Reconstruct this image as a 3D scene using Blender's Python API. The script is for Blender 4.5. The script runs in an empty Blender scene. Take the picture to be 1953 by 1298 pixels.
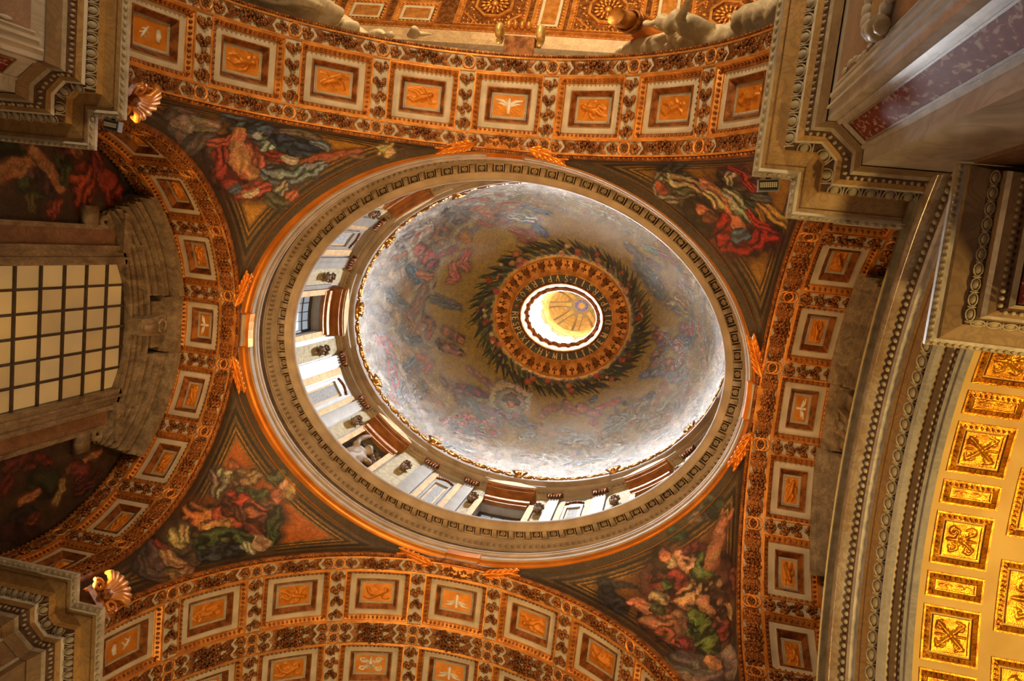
import bpy, math, random
import numpy as np
from mathutils import Matrix, Vector

random.seed(7)
RNG = np.random.default_rng(7)
SC = bpy.context.scene
COL = SC.collection
PI = math.pi

# ------------------------------------------------------------------ camera, world, lights, exposure
# origin: on the floor axis of the dome bay; x along the aisle, y away from the nave, z up (camera at z = 0)
CAM = (5.15, -3.908, 0.0)
cam_data = bpy.data.cameras.new('camera')
cam_data.sensor_width = 36.0
cam_data.lens = 1469.68 * 36.0 / 1953.0
cam_data.clip_end = 500
cam = bpy.data.objects.new('camera', cam_data)
COL.objects.link(cam)
cam.matrix_world = Matrix(((0.97529, -0.13028, 0.17845, CAM[0]),
                           (-0.10842, -0.98593, -0.12722, CAM[1]),
                           (0.19251, 0.10472, -0.97569, CAM[2]),
                           (0, 0, 0, 1)))
SC.camera = cam

SC.view_settings.view_transform = 'Standard'
SC.view_settings.look = 'None'
SC.view_settings.gamma = 1.0
SC.view_settings.use_curve_mapping = False
SC.view_settings.exposure = -0.2

w = bpy.data.worlds.new('church_interior_glow')
SC.world = w
w.use_nodes = True
w.node_tree.nodes['Background'].inputs[0].default_value = (1.0, 0.68, 0.38, 1)
w.node_tree.nodes['Background'].inputs[1].default_value = 0.27


def area_light(name, loc, aim, size, energy, col, spread=PI, size_y=None):
    d = bpy.data.lights.new(name, 'AREA')
    d.energy = energy
    d.color = col
    d.spread = spread
    d.size = size
    if size_y:
        d.shape = 'RECTANGLE'
        d.size_y = size_y
    else:
        d.shape = 'DISK'
    o = bpy.data.objects.new(name, d)
    COL.objects.link(o)
    o.location = loc
    o.rotation_euler = (Vector(aim) - Vector(loc)).to_track_quat('-Z', 'Y').to_euler()
    return o


WARM = (1.0, 0.52, 0.17)
# floodlights standing on the ledge of the great cornice, thrown up into the vault
for sx, sy, e in ((-1, -1, 380), (1, -1, 340), (-1, 1, 340), (1, 1, 380)):
    area_light('ledge_floodlight_beam', (sx * 7.75, sy * 5.2, 15.45), (-sx * 2.0, -sy * 1.5, 24.5), 0.5, e, WARM, 2.3)
# daylight of the lantern: one soft light in each of its eight windows
for k in range(8):
    a = (k + 0.5) * PI / 4
    r = 1.93
    area_light('lantern_daylight', (r * math.cos(a), 0.84 * r * math.sin(a), 46.7), (-r * math.cos(a), -0.84 * r * math.sin(a), 43.6),
               0.95, 1700, (0.93, 0.97, 1.0), 2.3, 3.0)
# the passage beyond the curved pediment is lit from below by its own lamps
area_light('passage_lamp', (13.2, 0.5, 3.0), (11.2, 0.0, 14.0), 1.2, 430, (1.0, 0.62, 0.19), 1.6)
# the nave beyond the first arch: added fills for its vault and statues
area_light('nave_vault_fill', (0.0, -24.0, 22.0), (0.0, -17.0, 46.0), 5.0, 8500, (1.0, 0.70, 0.36), 2.6)
area_light('nave_statue_fill', (1.0, -21.0, 7.0), (1.0, -9.5, 25.0), 2.0, 1250, (1.0, 0.72, 0.40), 1.8)
# unseen light in the chapel beyond the lower arch
area_light('chapel_light', (-1.0, 12.5, 9.0), (-0.5, 9.0, 23.0), 1.5, 520, (1.0, 0.66, 0.28), 2.4)

# ------------------------------------------------------------------ mesh helpers


class MB:
    def __init__(self):
        self.V, self.F, self.n = [], [], 0

    def add(self, V, F):
        V = np.asarray(V, float).reshape(-1, 3)
        self.V.append(V)
        n = self.n
        self.F.extend([tuple(i + n for i in f) for f in F])
        self.n += len(V)
        return self

    def grid(self, P, wrap=False):
        P = np.asarray(P, float)
        r, c = P.shape[:2]
        F = []
        cc = c if wrap else c - 1
        for i in range(r - 1):
            for j in range(cc):
                k = (j + 1) % c
                F.append((i * c + j, i * c + k, (i + 1) * c + k, (i + 1) * c + j))
        return self.add(P.reshape(-1, 3), F)

    def ell(self, c, r, nu=7, nv=4, rot=None):
        V = [(0, 0, 1)]
        for i in range(1, nv):
            t = PI * i / nv
            for j in range(nu):
                p = 2 * PI * j / nu
                V.append((math.sin(t) * math.cos(p), math.sin(t) * math.sin(p), math.cos(t)))
        V.append((0, 0, -1))
        V = np.array(V) * np.array(r)
        if rot is not None:
            V = V @ np.array(rot).T
        V = V + np.array(c)
        F = []
        for j in range(nu):
            F.append((0, 1 + j, 1 + (j + 1) % nu))
        for i in range(nv - 2):
            for j in range(nu):
                a = 1 + i * nu
                k = (j + 1) % nu
                F.append((a + j, a + nu + j, a + nu + k, a + k))
        a = 1 + (nv - 2) * nu
        for j in range(nu):
            F.append((a + j, len(V) - 1, a + (j + 1) % nu))
        return self.add(V, F)

    def box(self, lo, hi, rot=None, c=None):
        (x0, y0, z0), (x1, y1, z1) = lo, hi
        V = np.array([(x0, y0, z0), (x1, y0, z0), (x1, y1, z0), (x0, y1, z0), (x0, y0, z1), (x1, y0, z1), (x1, y1, z1), (x0, y1, z1)], float)
        if rot is not None:
            V = V @ np.array(rot).T
        if c is not None:
            V = V + np.array(c)
        return self.add(V, [(0, 3, 2, 1), (4, 5, 6, 7), (0, 1, 5, 4), (1, 2, 6, 5), (2, 3, 7, 6), (3, 0, 4, 7)])

    def tube(self, pts, rad, n=8, flat=1.0, cap=True):
        pts = np.asarray(pts, float)
        m = len(pts)
        rad = np.ones(m) * rad if np.isscalar(rad) else np.asarray(rad, float)
        T = np.gradient(pts, axis=0)
        T /= np.linalg.norm(T, axis=1)[:, None] + 1e-9
        up = np.array([0.0, 0, 1]) if abs(T[0][2]) < 0.9 else np.array([0, 1.0, 0])
        rows = []
        for i in range(m):
            s = np.cross(up, T[i])
            s /= np.linalg.norm(s) + 1e-9
            u = np.cross(T[i], s)
            up = u
            a = np.linspace(0, 2 * PI, n, endpoint=False)
            rows.append(pts[i] + rad[i] * (np.cos(a)[:, None] * s + flat * np.sin(a)[:, None] * u))
        k = self.n
        self.grid(np.array(rows), wrap=True)
        if cap:
            self.F.append(tuple(range(k, k + n)))
            self.F.append(tuple(range(k + (m - 1) * n, k + m * n)))
        return self

    def map(self, fn):
        self.V = [fn(v) for v in self.V]
        return self

    def join(self, other):
        for v in [np.concatenate(other.V)] if other.V else []:
            self.add(v, other.F)
        return self

    def verts(self):
        return np.concatenate(self.V)

    def mesh(self, name, mat, smooth=False):
        me = bpy.data.meshes.new(name)
        V = self.verts()
        me.from_pydata(V.tolist(), [], self.F)
        if mat is not None:
            me.materials.append(mat)
        if smooth:
            me.polygons.foreach_set('use_smooth', [True] * len(me.polygons))
        me.update()
        return me

    def build(self, name, mat, parent=None, smooth=False):
        return link(name, self.mesh(name, mat, smooth), parent)


def link(name, data, parent=None):
    o = bpy.data.objects.new(name, data)
    COL.objects.link(o)
    if parent is not None:
        o.parent = parent
    return o


def tag(o, label=None, cat=None, kind=None, group=None):
    if label:
        o['label'] = label
    if cat:
        o['category'] = cat
    if kind:
        o['kind'] = kind
    if group:
        o['group'] = group
    return o


def struct(o, label, cat):
    return tag(o, label, cat, 'structure')


def colour(me, C):
    """per-vertex pigment of a painted surface"""
    at = me.color_attributes.new('pigment', 'FLOAT_COLOR', 'POINT')
    C = np.concatenate([np.clip(C, 0, 1), np.ones((len(C), 1))], 1).astype(np.float32)
    at.data.foreach_set('color', C.ravel())


def paint_lin(c, gain=1.0):
    c = np.asarray(c, float) / 255.0
    return np.where(c < 0.04045, c / 12.92, ((c + 0.055) / 1.055) ** 2.4) * gain


def smooth01(x):
    x = np.clip(x, 0, 1)
    return x * x * (3 - 2 * x)


def vnoise(P, scale, seed=0):
    """cheap smooth value noise on points (n,3)"""
    r = np.random.default_rng(seed)
    out = np.zeros(len(P))
    for k in range(5):
        d = r.normal(size=3)
        d /= np.linalg.norm(d)
        e = r.normal(size=3)
        out += np.sin(P @ d * scale * (0.7 + 0.45 * k) + 1.7 * np.sin(P @ e * scale * 0.6 + k) + r.uniform(0, 6))
    return out / 3.2


def paint(P, C, key, gain, fat=1.22, sat=.18, under=.55):
    """lay the brush strokes of one mosaic (points and brush widths in metres, on the wall itself) over the ground colour"""
    n1, n2, n3, n4 = vnoise(P, 7, 3), vnoise(P, 3.5, 5), vnoise(P, 17, 8), vnoise(P, 34, 9)
    # hand-cut edges: look the strokes up at slightly wandering positions
    Pw = P + .055 * np.stack([vnoise(P, 4.5, 70 + k) for k in range(3)], 1) + .028 * np.stack([vnoise(P, 13, 80 + k) for k in range(3)], 1)
    hue = np.stack([1 + .16 * vnoise(P, 6, 90 + k) for k in range(3)], 1)
    strokes = []
    for line in PAINT[key].split('\n'):
        a, b = line.split('|')
        pts = np.array([[float(t) for t in q.split(',')] for q in b.split(';')])
        if len(pts) == 1:
            pts = np.vstack([pts, pts + np.array([0.001, 0, 0, 0])])
        lo, hi = pts[:, :3].min(0) - 1.1, pts[:, :3].max(0) + 1.1
        idx = np.where(np.all((P > lo) & (P < hi), axis=1))[0]
        if len(idx) == 0:
            continue
        Q = Pw[idx]
        best, lat, lon = np.full(len(idx), 1e9), np.zeros(len(idx)), np.zeros(len(idx))
        for p0, p1 in zip(pts[:-1], pts[1:]):
            ab = p1[:3] - p0[:3]
            L = math.sqrt(ab @ ab) + 1e-9
            t = np.clip(((Q - p0[:3]) @ ab) / (L * L), 0, 1)
            v = Q - (p0[:3] + t[:, None] * ab)
            e = np.array([.35, .55, .75]) - ab * (np.array([.35, .55, .75]) @ ab) / (L * L)
            e /= np.linalg.norm(e)
            rad = (p0[3] + t * (p1[3] - p0[3])) * fat
            q = np.linalg.norm(v, axis=1) / rad
            m = q < best
            best = np.where(m, q, best)
            lat = np.where(m, (v @ e) / rad, lat)
            lon = np.where(m, t * L / rad, lon)
        strokes.append(([float(t) for t in a.split(',')], idx, best, lat, lon))
    # soft dark underpainting that holds the figures together
    for (r, g, bl, fold), idx, best, lat, lon in strokes:
        al = smooth01((1.75 - best - .25 * n1[idx]) / .7) * under
        c = paint_lin((r * .45 + 14, g * .40 + 10, bl * .40 + 8), gain)
        C[idx] = C[idx] * (1 - al[:, None]) + c * al[:, None]
    for (r, g, bl, fold), idx, best, lat, lon in strokes:
        edge = best + 0.10 * n1[idx] + 0.08 * n3[idx]
        al = smooth01((1.04 - edge) / 0.10)
        form = 1.22 - 0.62 * np.clip(best, 0, 1.1) ** 2.0 + .20 * lat
        form *= 1 - .62 * smooth01((edge - .82) / .14)
        fl_ = np.sin(lat * 7.5 + 1.1 * lon + 2.6 * n2[idx] + 1.1 * n1[idx])
        f2_ = np.sin(lat * 13 - .9 * lon + 2.4 * n1[idx] + .8 * n2[idx])
        form *= 1 - fold * 1.35 * smooth01((fl_ - .25) / .35) + fold * 1.25 * smooth01((-fl_ - .45) / .30) - fold * .60 * smooth01((f2_ - .5) / .25)
        form *= 1 + 0.14 * n3[idx] + .12 * n4[idx]
        gy = (r + g + bl) / 3
        c = paint_lin((r + sat * (gy - r), g + sat * (gy - g), bl + sat * (gy - bl)), gain) * np.clip(form, 0.08, 2.0)[:, None] * hue[idx]
        # cool the lights, warm the darks a little, as the tesserae do
        al = al * .94
        C[idx] = C[idx] * (1 - al[:, None]) + c * al[:, None]
    return C


# ------------------------------------------------------------------ materials


def nodes(name):
    m = bpy.data.materials.new(name)
    m.use_nodes = True
    nt = m.node_tree
    return m, nt, nt.nodes['Principled BSDF'], nt.nodes, nt.links


def simple(name, c1, c2, scale=4.0, rough=0.5, metal=0.0, bump=0.0, bscale=30.0, spec=0.5, lo=0.35, hi=0.65):
    m, nt, B, N, L = nodes(name)
    tc = N.new('ShaderNodeTexCoord')
    nz = N.new('ShaderNodeTexNoise')
    nz.inputs['Scale'].default_value = scale
    nz.inputs['Detail'].default_value = 6
    L.new(tc.outputs['Object'], nz.inputs['Vector'])
    rp = N.new('ShaderNodeValToRGB')
    rp.color_ramp.elements[0].position = lo
    rp.color_ramp.elements[1].position = hi
    rp.color_ramp.elements[0].color = (*c1, 1)
    rp.color_ramp.elements[1].color = (*c2, 1)
    L.new(nz.outputs['Fac'], rp.inputs['Fac'])
    L.new(rp.outputs['Color'], B.inputs['Base Color'])
    B.inputs['Roughness'].default_value = rough
    B.inputs['Metallic'].default_value = metal
    B.inputs['Specular IOR Level'].default_value = spec
    if bump:
        b2 = N.new('ShaderNodeTexNoise')
        b2.inputs['Scale'].default_value = bscale
        b2.inputs['Detail'].default_value = 3
        L.new(tc.outputs['Object'], b2.inputs['Vector'])
        bp = N.new('ShaderNodeBump')
        bp.inputs['Strength'].default_value = bump
        bp.inputs['Distance'].default_value = 0.03
        L.new(b2.outputs['Fac'], bp.inputs['Height'])
        L.new(bp.outputs['Normal'], B.inputs['Normal'])
    return m


def marble(name, c1, c2, vein, scale=1.2, rough=0.3, vlo=0.0, vhi=0.09, stretch=(1, 1, 1)):
    """clouded stone with darker veins"""
    m, nt, B, N, L = nodes(name)
    tc = N.new('ShaderNodeTexCoord')
    mp = N.new('ShaderNodeMapping')
    mp.inputs['Scale'].default_value = stretch
    L.new(tc.outputs['Object'], mp.inputs['Vector'])
    a = N.new('ShaderNodeTexNoise')
    a.inputs['Scale'].default_value = scale
    a.inputs['Detail'].default_value = 8
    a.inputs['Distortion'].default_value = 1.2
    L.new(mp.outputs[0], a.inputs['Vector'])
    rp = N.new('ShaderNodeValToRGB')
    rp.color_ramp.elements[0].position = 0.3
    rp.color_ramp.elements[1].position = 0.7
    rp.color_ramp.elements[0].color = (*c1, 1)
    rp.color_ramp.elements[1].color = (*c2, 1)
    L.new(a.outputs['Fac'], rp.inputs['Fac'])
    b = N.new('ShaderNodeTexNoise')
    b.inputs['Scale'].default_value = scale * 1.7
    b.inputs['Detail'].default_value = 5
    b.inputs['Distortion'].default_value = 2.5
    L.new(mp.outputs[0], b.inputs['Vector'])
    sub = N.new('ShaderNodeMath')
    sub.operation = 'SUBTRACT'
    sub.inputs[1].default_value = 0.5
    L.new(b.outputs['Fac'], sub.inputs[0])
    ab = N.new('ShaderNodeMath')
    ab.operation = 'ABSOLUTE'
    L.new(sub.outputs[0], ab.inputs[0])
    mr = N.new('ShaderNodeMapRange')
    mr.inputs['From Min'].default_value = vlo
    mr.inputs['From Max'].default_value = vhi
    mr.inputs['To Min'].default_value = 0.42
    mr.inputs['To Max'].default_value = 0.0
    L.new(ab.outputs[0], mr.inputs['Value'])
    mx = N.new('ShaderNodeMix')
    mx.data_type = 'RGBA'
    L.new(mr.outputs[0], mx.inputs[0])
    L.new(rp.outputs['Color'], mx.inputs[6])
    mx.inputs[7].default_value = (*vein, 1)
    L.new(mx.outputs[2], B.inputs['Base Color'])
    B.inputs['Roughness'].default_value = rough
    return m


def red_marble(name):
    """red breccia with pale flecks"""
    m, nt, B, N, L = nodes(name)
    tc = N.new('ShaderNodeTexCoord')
    mp = N.new('ShaderNodeMapping')
    mp.inputs['Rotation'].default_value = (0.3, 0.6, 0.4)
    mp.inputs['Scale'].default_value = (1, 1, 0.45)
    L.new(tc.outputs['Object'], mp.inputs['Vector'])
    a = N.new('ShaderNodeTexNoise')
    a.inputs['Scale'].default_value = 13.0
    a.inputs['Detail'].default_value = 5
    a.inputs['Distortion'].default_value = 0.6
    L.new(mp.outputs[0], a.inputs['Vector'])
    rp = N.new('ShaderNodeValToRGB')
    e = rp.color_ramp.elements
    e[0].position, e[0].color = 0.30, (0.17, 0.024, 0.018, 1)
    e[1].position, e[1].color = 0.56, (0.27, 0.045, 0.032, 1)
    x = e.new(0.595)
    x.color = (0.50, 0.33, 0.27, 1)
    x = e.new(0.66)
    x.color = (0.58, 0.47, 0.40, 1)
    L.new(a.outputs['Fac'], rp.inputs['Fac'])
    L.new(rp.outputs['Color'], B.inputs['Base Color'])
    B.inputs['Roughness'].default_value = 0.6
    B.inputs['Specular IOR Level'].default_value = 0.2
    return m


def mosaic(name, rough=0.42, tess=26.0, bump=0.35, var=0.35, spec=0.5):
    """painted mosaic: pigment stored on the surface, broken up into tesserae"""
    m, nt, B, N, L = nodes(name)
    at = N.new('ShaderNodeVertexColor')
    at.layer_name = 'pigment'
    tc = N.new('ShaderNodeTexCoord')
    vo = N.new('ShaderNodeTexVoronoi')
    vo.inputs['Scale'].default_value = tess
    L.new(tc.outputs['Object'], vo.inputs['Vector'])
    nz = N.new('ShaderNodeTexNoise')
    nz.inputs['Scale'].default_value = tess * 0.22
    nz.inputs['Detail'].default_value = 8
    nz.inputs['Roughness'].default_value = 0.7
    nz.inputs['Distortion'].default_value = 1.5
    L.new(tc.outputs['Object'], nz.inputs['Vector'])
    mr = N.new('ShaderNodeMapRange')
    mr.inputs['From Min'].default_value = 0.3
    mr.inputs['From Max'].default_value = 0.7
    mr.inputs['To Min'].default_value = 1 - var
    mr.inputs['To Max'].default_value = 1 + var
    L.new(nz.outputs['Fac'], mr.inputs['Value'])
    sep = N.new('ShaderNodeSeparateColor')
    L.new(vo.outputs['Color'], sep.inputs['Color'])
    mr2 = N.new('ShaderNodeMapRange')
    mr2.inputs['To Min'].default_value = 0.72
    mr2.inputs['To Max'].default_value = 1.28
    L.new(sep.outputs['Red'], mr2.inputs['Value'])
    mu = N.new('ShaderNodeMath')
    mu.operation = 'MULTIPLY'
    L.new(mr.outputs[0], mu.inputs[0])
    L.new(mr2.outputs[0], mu.inputs[1])
    mx = N.new('ShaderNodeVectorMath')
    mx.operation = 'SCALE'
    L.new(at.outputs['Color'], mx.inputs[0])
    L.new(mu.outputs[0], mx.inputs['Scale'])
    L.new(mx.outputs[0], B.inputs['Base Color'])
    B.inputs['Roughness'].default_value = rough
    B.inputs['Specular IOR Level'].default_value = spec
    bp = N.new('ShaderNodeBump')
    bp.inputs['Strength'].default_value = bump
    bp.inputs['Distance'].default_value = 0.06
    ad = N.new('ShaderNodeMath')
    ad.operation = 'MULTIPLY_ADD'
    ad.inputs[1].default_value = 0.35
    L.new(sep.outputs['Green'], ad.inputs[0])
    L.new(nz.outputs['Fac'], ad.inputs[2])
    L.new(ad.outputs[0], bp.inputs['Height'])
    L.new(bp.outputs['Normal'], B.inputs['Normal'])
    return m


def glow(name, col, strength, c2=None, scale=3.0):
    """a lit window pane"""
    m, nt, B, N, L = nodes(name)
    B.inputs['Base Color'].default_value = (*[0.5 * t for t in col], 1)
    B.inputs['Roughness'].default_value = 0.3
    tc = N.new('ShaderNodeTexCoord')
    nz = N.new('ShaderNodeTexNoise')
    nz.inputs['Scale'].default_value = scale
    nz.inputs['Detail'].default_value = 6
    L.new(tc.outputs['Object'], nz.inputs['Vector'])
    rp = N.new('ShaderNodeValToRGB')
    rp.color_ramp.elements[0].position = 0.3
    rp.color_ramp.elements[1].position = 0.7
    rp.color_ramp.elements[0].color = (*(c2 or col), 1)
    rp.color_ramp.elements[1].color = (*col, 1)
    L.new(nz.outputs['Fac'], rp.inputs['Fac'])
    oi = N.new('ShaderNodeObjectInfo')
    mr = N.new('ShaderNodeMapRange')
    mr.inputs['To Min'].default_value = 0.80
    mr.inputs['To Max'].default_value = 1.12
    L.new(oi.outputs['Random'], mr.inputs['Value'])
    sv = N.new('ShaderNodeVectorMath')
    sv.operation = 'SCALE'
    L.new(rp.outputs['Color'], sv.inputs[0])
    L.new(mr.outputs[0], sv.inputs['Scale'])
    L.new(sv.outputs[0], B.inputs['Emission Color'])
    B.inputs['Emission Strength'].default_value = strength
    return m


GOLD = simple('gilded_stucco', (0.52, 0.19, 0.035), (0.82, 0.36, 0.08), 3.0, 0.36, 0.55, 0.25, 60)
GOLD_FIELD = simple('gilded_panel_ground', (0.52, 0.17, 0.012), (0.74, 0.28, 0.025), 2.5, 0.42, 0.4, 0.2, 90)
GOLD_DARK = simple('shaded_gilding', (0.13, 0.042, 0.010), (0.40, 0.15, 0.035), 5.0, 0.34, 0.55, 0.4, 50)  # deep brown: local shading of the ornament put into the gilding colour
GOLD_PALE = simple('pale_gilding', (0.62, 0.40, 0.12), (0.90, 0.68, 0.30), 3.0, 0.34, 0.4, 0.2, 60)
GOLD_YELLOW = simple('bright_yellow_gilding', (0.36, 0.125, 0.006), (0.92, 0.41, 0.022), 5.0, 0.26, 0.7, 0.3, 50)
YELLOW_PLASTER = simple('yellow_lit_plaster', (0.56, 0.37, 0.11), (0.66, 0.46, 0.15), 1.5, 0.7, 0.0, 0.1, 30)
RING_GOLD = simple('burnished_ring_gilding', (0.62, 0.19, 0.015), (0.90, 0.31, 0.03), 1.2, 0.32, 0.55, 0.1, 20)
STUCCO = simple('cream_stucco', (0.46, 0.39, 0.28), (0.60, 0.52, 0.40), 2.0, 0.7, 0.0, 0.15, 60)
STUCCO_GREY = simple('grey_cream_stucco', (0.40, 0.35, 0.27), (0.52, 0.46, 0.36), 2.0, 0.7, 0.0, 0.1, 40)
WHITE = simple('white_relief_stucco', (0.66, 0.62, 0.54), (0.80, 0.76, 0.68), 3.0, 0.55)
RING_STONE = simple('grey_brown_travertine', (0.34, 0.26, 0.17), (0.47, 0.37, 0.26), 1.6, 0.6, 0.0, 0.15, 40)
RING_DARK = marble('shadowed_frieze_marble', (0.05, 0.04, 0.03), (0.13, 0.09, 0.06), (0.25, 0.2, 0.15), 2.5, 0.4)  # marbled frieze, darkened with the shade of its recess
OCHRE = marble('ochre_veined_marble', (0.42, 0.25, 0.085), (0.60, 0.37, 0.14), (0.20, 0.13, 0.07), 1.1, 0.38, 0, 0.07)
OCHRE_DIM = marble('brown_veined_marble', (0.26, 0.17, 0.09), (0.38, 0.26, 0.14), (0.13, 0.09, 0.05), 1.1, 0.4, 0, 0.08)
GREY_MARBLE = marble('pale_grey_marble', (0.54, 0.51, 0.47), (0.74, 0.70, 0.64), (0.28, 0.26, 0.25), 0.7, 0.28, 0, 0.09, (1, 1, 0.5))
BLUE_GREY = marble('blue_grey_marble', (0.26, 0.26, 0.27), (0.40, 0.39, 0.38), (0.5, 0.48, 0.45), 1.2, 0.3)
SHINY_MARBLE = marble('glossy_grey_ochre_marble', (0.32, 0.21, 0.11), (0.50, 0.43, 0.35), (0.16, 0.11, 0.07), 1.3, 0.13)
LUNETTE_STONE = marble('mottled_grey_brown_marble', (0.17, 0.12, 0.07), (0.44, 0.34, 0.22), (0.07, 0.05, 0.04), 2.6, 0.5, 0, 0.10, (1, 1, 0.45))
BROWN_STONE = marble('brown_breccia', (0.20, 0.10, 0.05), (0.34, 0.19, 0.10), (0.10, 0.05, 0.03), 1.8, 0.45)
CORNICE_LEAF = simple('carved_pale_stone', (0.36, 0.30, 0.20), (0.56, 0.50, 0.38), 5.0, 0.5)
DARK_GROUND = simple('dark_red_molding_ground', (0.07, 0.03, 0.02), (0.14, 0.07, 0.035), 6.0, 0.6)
RED = red_marble('red_breccia_marble')
PINK = marble('pink_grey_marble', (0.36, 0.24, 0.19), (0.48, 0.34, 0.27), (0.25, 0.17, 0.14), 1.3, 0.35)
BRONZE = simple('gilded_bronze_brown', (0.30, 0.12, 0.03), (0.48, 0.21, 0.06), 2.5, 0.42, 0.35, 0.15, 30)
FESTOON = simple('dark_bronze_festoon', (0.10, 0.06, 0.04), (0.30, 0.20, 0.12), 8.0, 0.5, 0.2)
DRUM_WHITE = simple('white_grey_drum_marble', (0.34, 0.335, 0.33), (0.44, 0.43, 0.42), 2.0, 0.4)
DRUM_GOLD = simple('gold_mosaic_strip', (0.52, 0.28, 0.07), (0.70, 0.45, 0.15), 4.0, 0.45, 0.2, 0.4, 60)
DRUM_YELLOW = simple('pale_yellow_mosaic', (0.42, 0.33, 0.14), (0.62, 0.54, 0.30), 6.0, 0.45, 0.1, 0.6, 50)
DRUM_BLUE = simple('blue_grey_mosaic', (0.22, 0.25, 0.32), (0.52, 0.54, 0.58), 12.0, 0.45, 0.0, 0.6, 50)
STATUE = marble('warm_white_statue_marble', (0.52, 0.42, 0.27), (0.68, 0.58, 0.42), (0.36, 0.27, 0.16), 1.0, 0.45)
STATUE_DARK = simple('grey_brown_stucco_figure', (0.30, 0.22, 0.15), (0.52, 0.42, 0.32), 5.0, 0.6)
MOSAIC = mosaic('figured_mosaic', 0.5, 26.0, 0.25, 0.28)
MOSAIC_DOME = mosaic('figured_dome_mosaic', 0.24, 20.0, 0.5, 0.34, 1.0)
IRON = simple('dark_iron', (0.05, 0.035, 0.025), (0.09, 0.06, 0.04), 5.0, 0.5)
LAMP_GREY = simple('grey_lamp_housing', (0.20, 0.20, 0.19), (0.30, 0.29, 0.27), 5.0, 0.5)
LAMP_DARK = simple('black_lamp_face', (0.015, 0.015, 0.015), (0.03, 0.03, 0.03), 5.0, 0.3)
LAMP_DIODE = simple('pale_lamp_lens', (0.6, 0.55, 0.4), (0.7, 0.62, 0.45), 5.0, 0.3)
AMBER_PANE = glow('amber_window_glass', (0.60, 0.33, 0.085), 0.58, (0.36, 0.23, 0.085), 0.6)
DRUM_PANE = glow('cool_window_glass', (0.42, 0.52, 0.60), 0.75, (0.32, 0.40, 0.47), 2.0)
DAY_PANE = glow('bright_daylight_glass', (0.85, 0.92, 1.0), 0.8, (0.75, 0.84, 0.95), 1.0)
LANTERN_CREAM = simple('cream_gilt_lantern_stucco', (0.24, 0.17, 0.08), (0.32, 0.24, 0.13), 2.0, 0.6)
LANTERN_RED = simple('dark_red_panel', (0.28, 0.05, 0.03), (0.36, 0.08, 0.05), 3.0, 0.5)
STAR_BLUE = simple('ultramarine_disc', (0.03, 0.04, 0.30), (0.05, 0.07, 0.42), 3.0, 0.5)
INSCRIPTION = simple('dark_inscription_band', (0.05, 0.045, 0.035), (0.09, 0.08, 0.06), 8.0, 0.5)
FLOOR = marble('patterned_floor_marble', (0.30, 0.24, 0.18), (0.44, 0.37, 0.28), (0.2, 0.15, 0.1), 0.5, 0.3)
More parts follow.
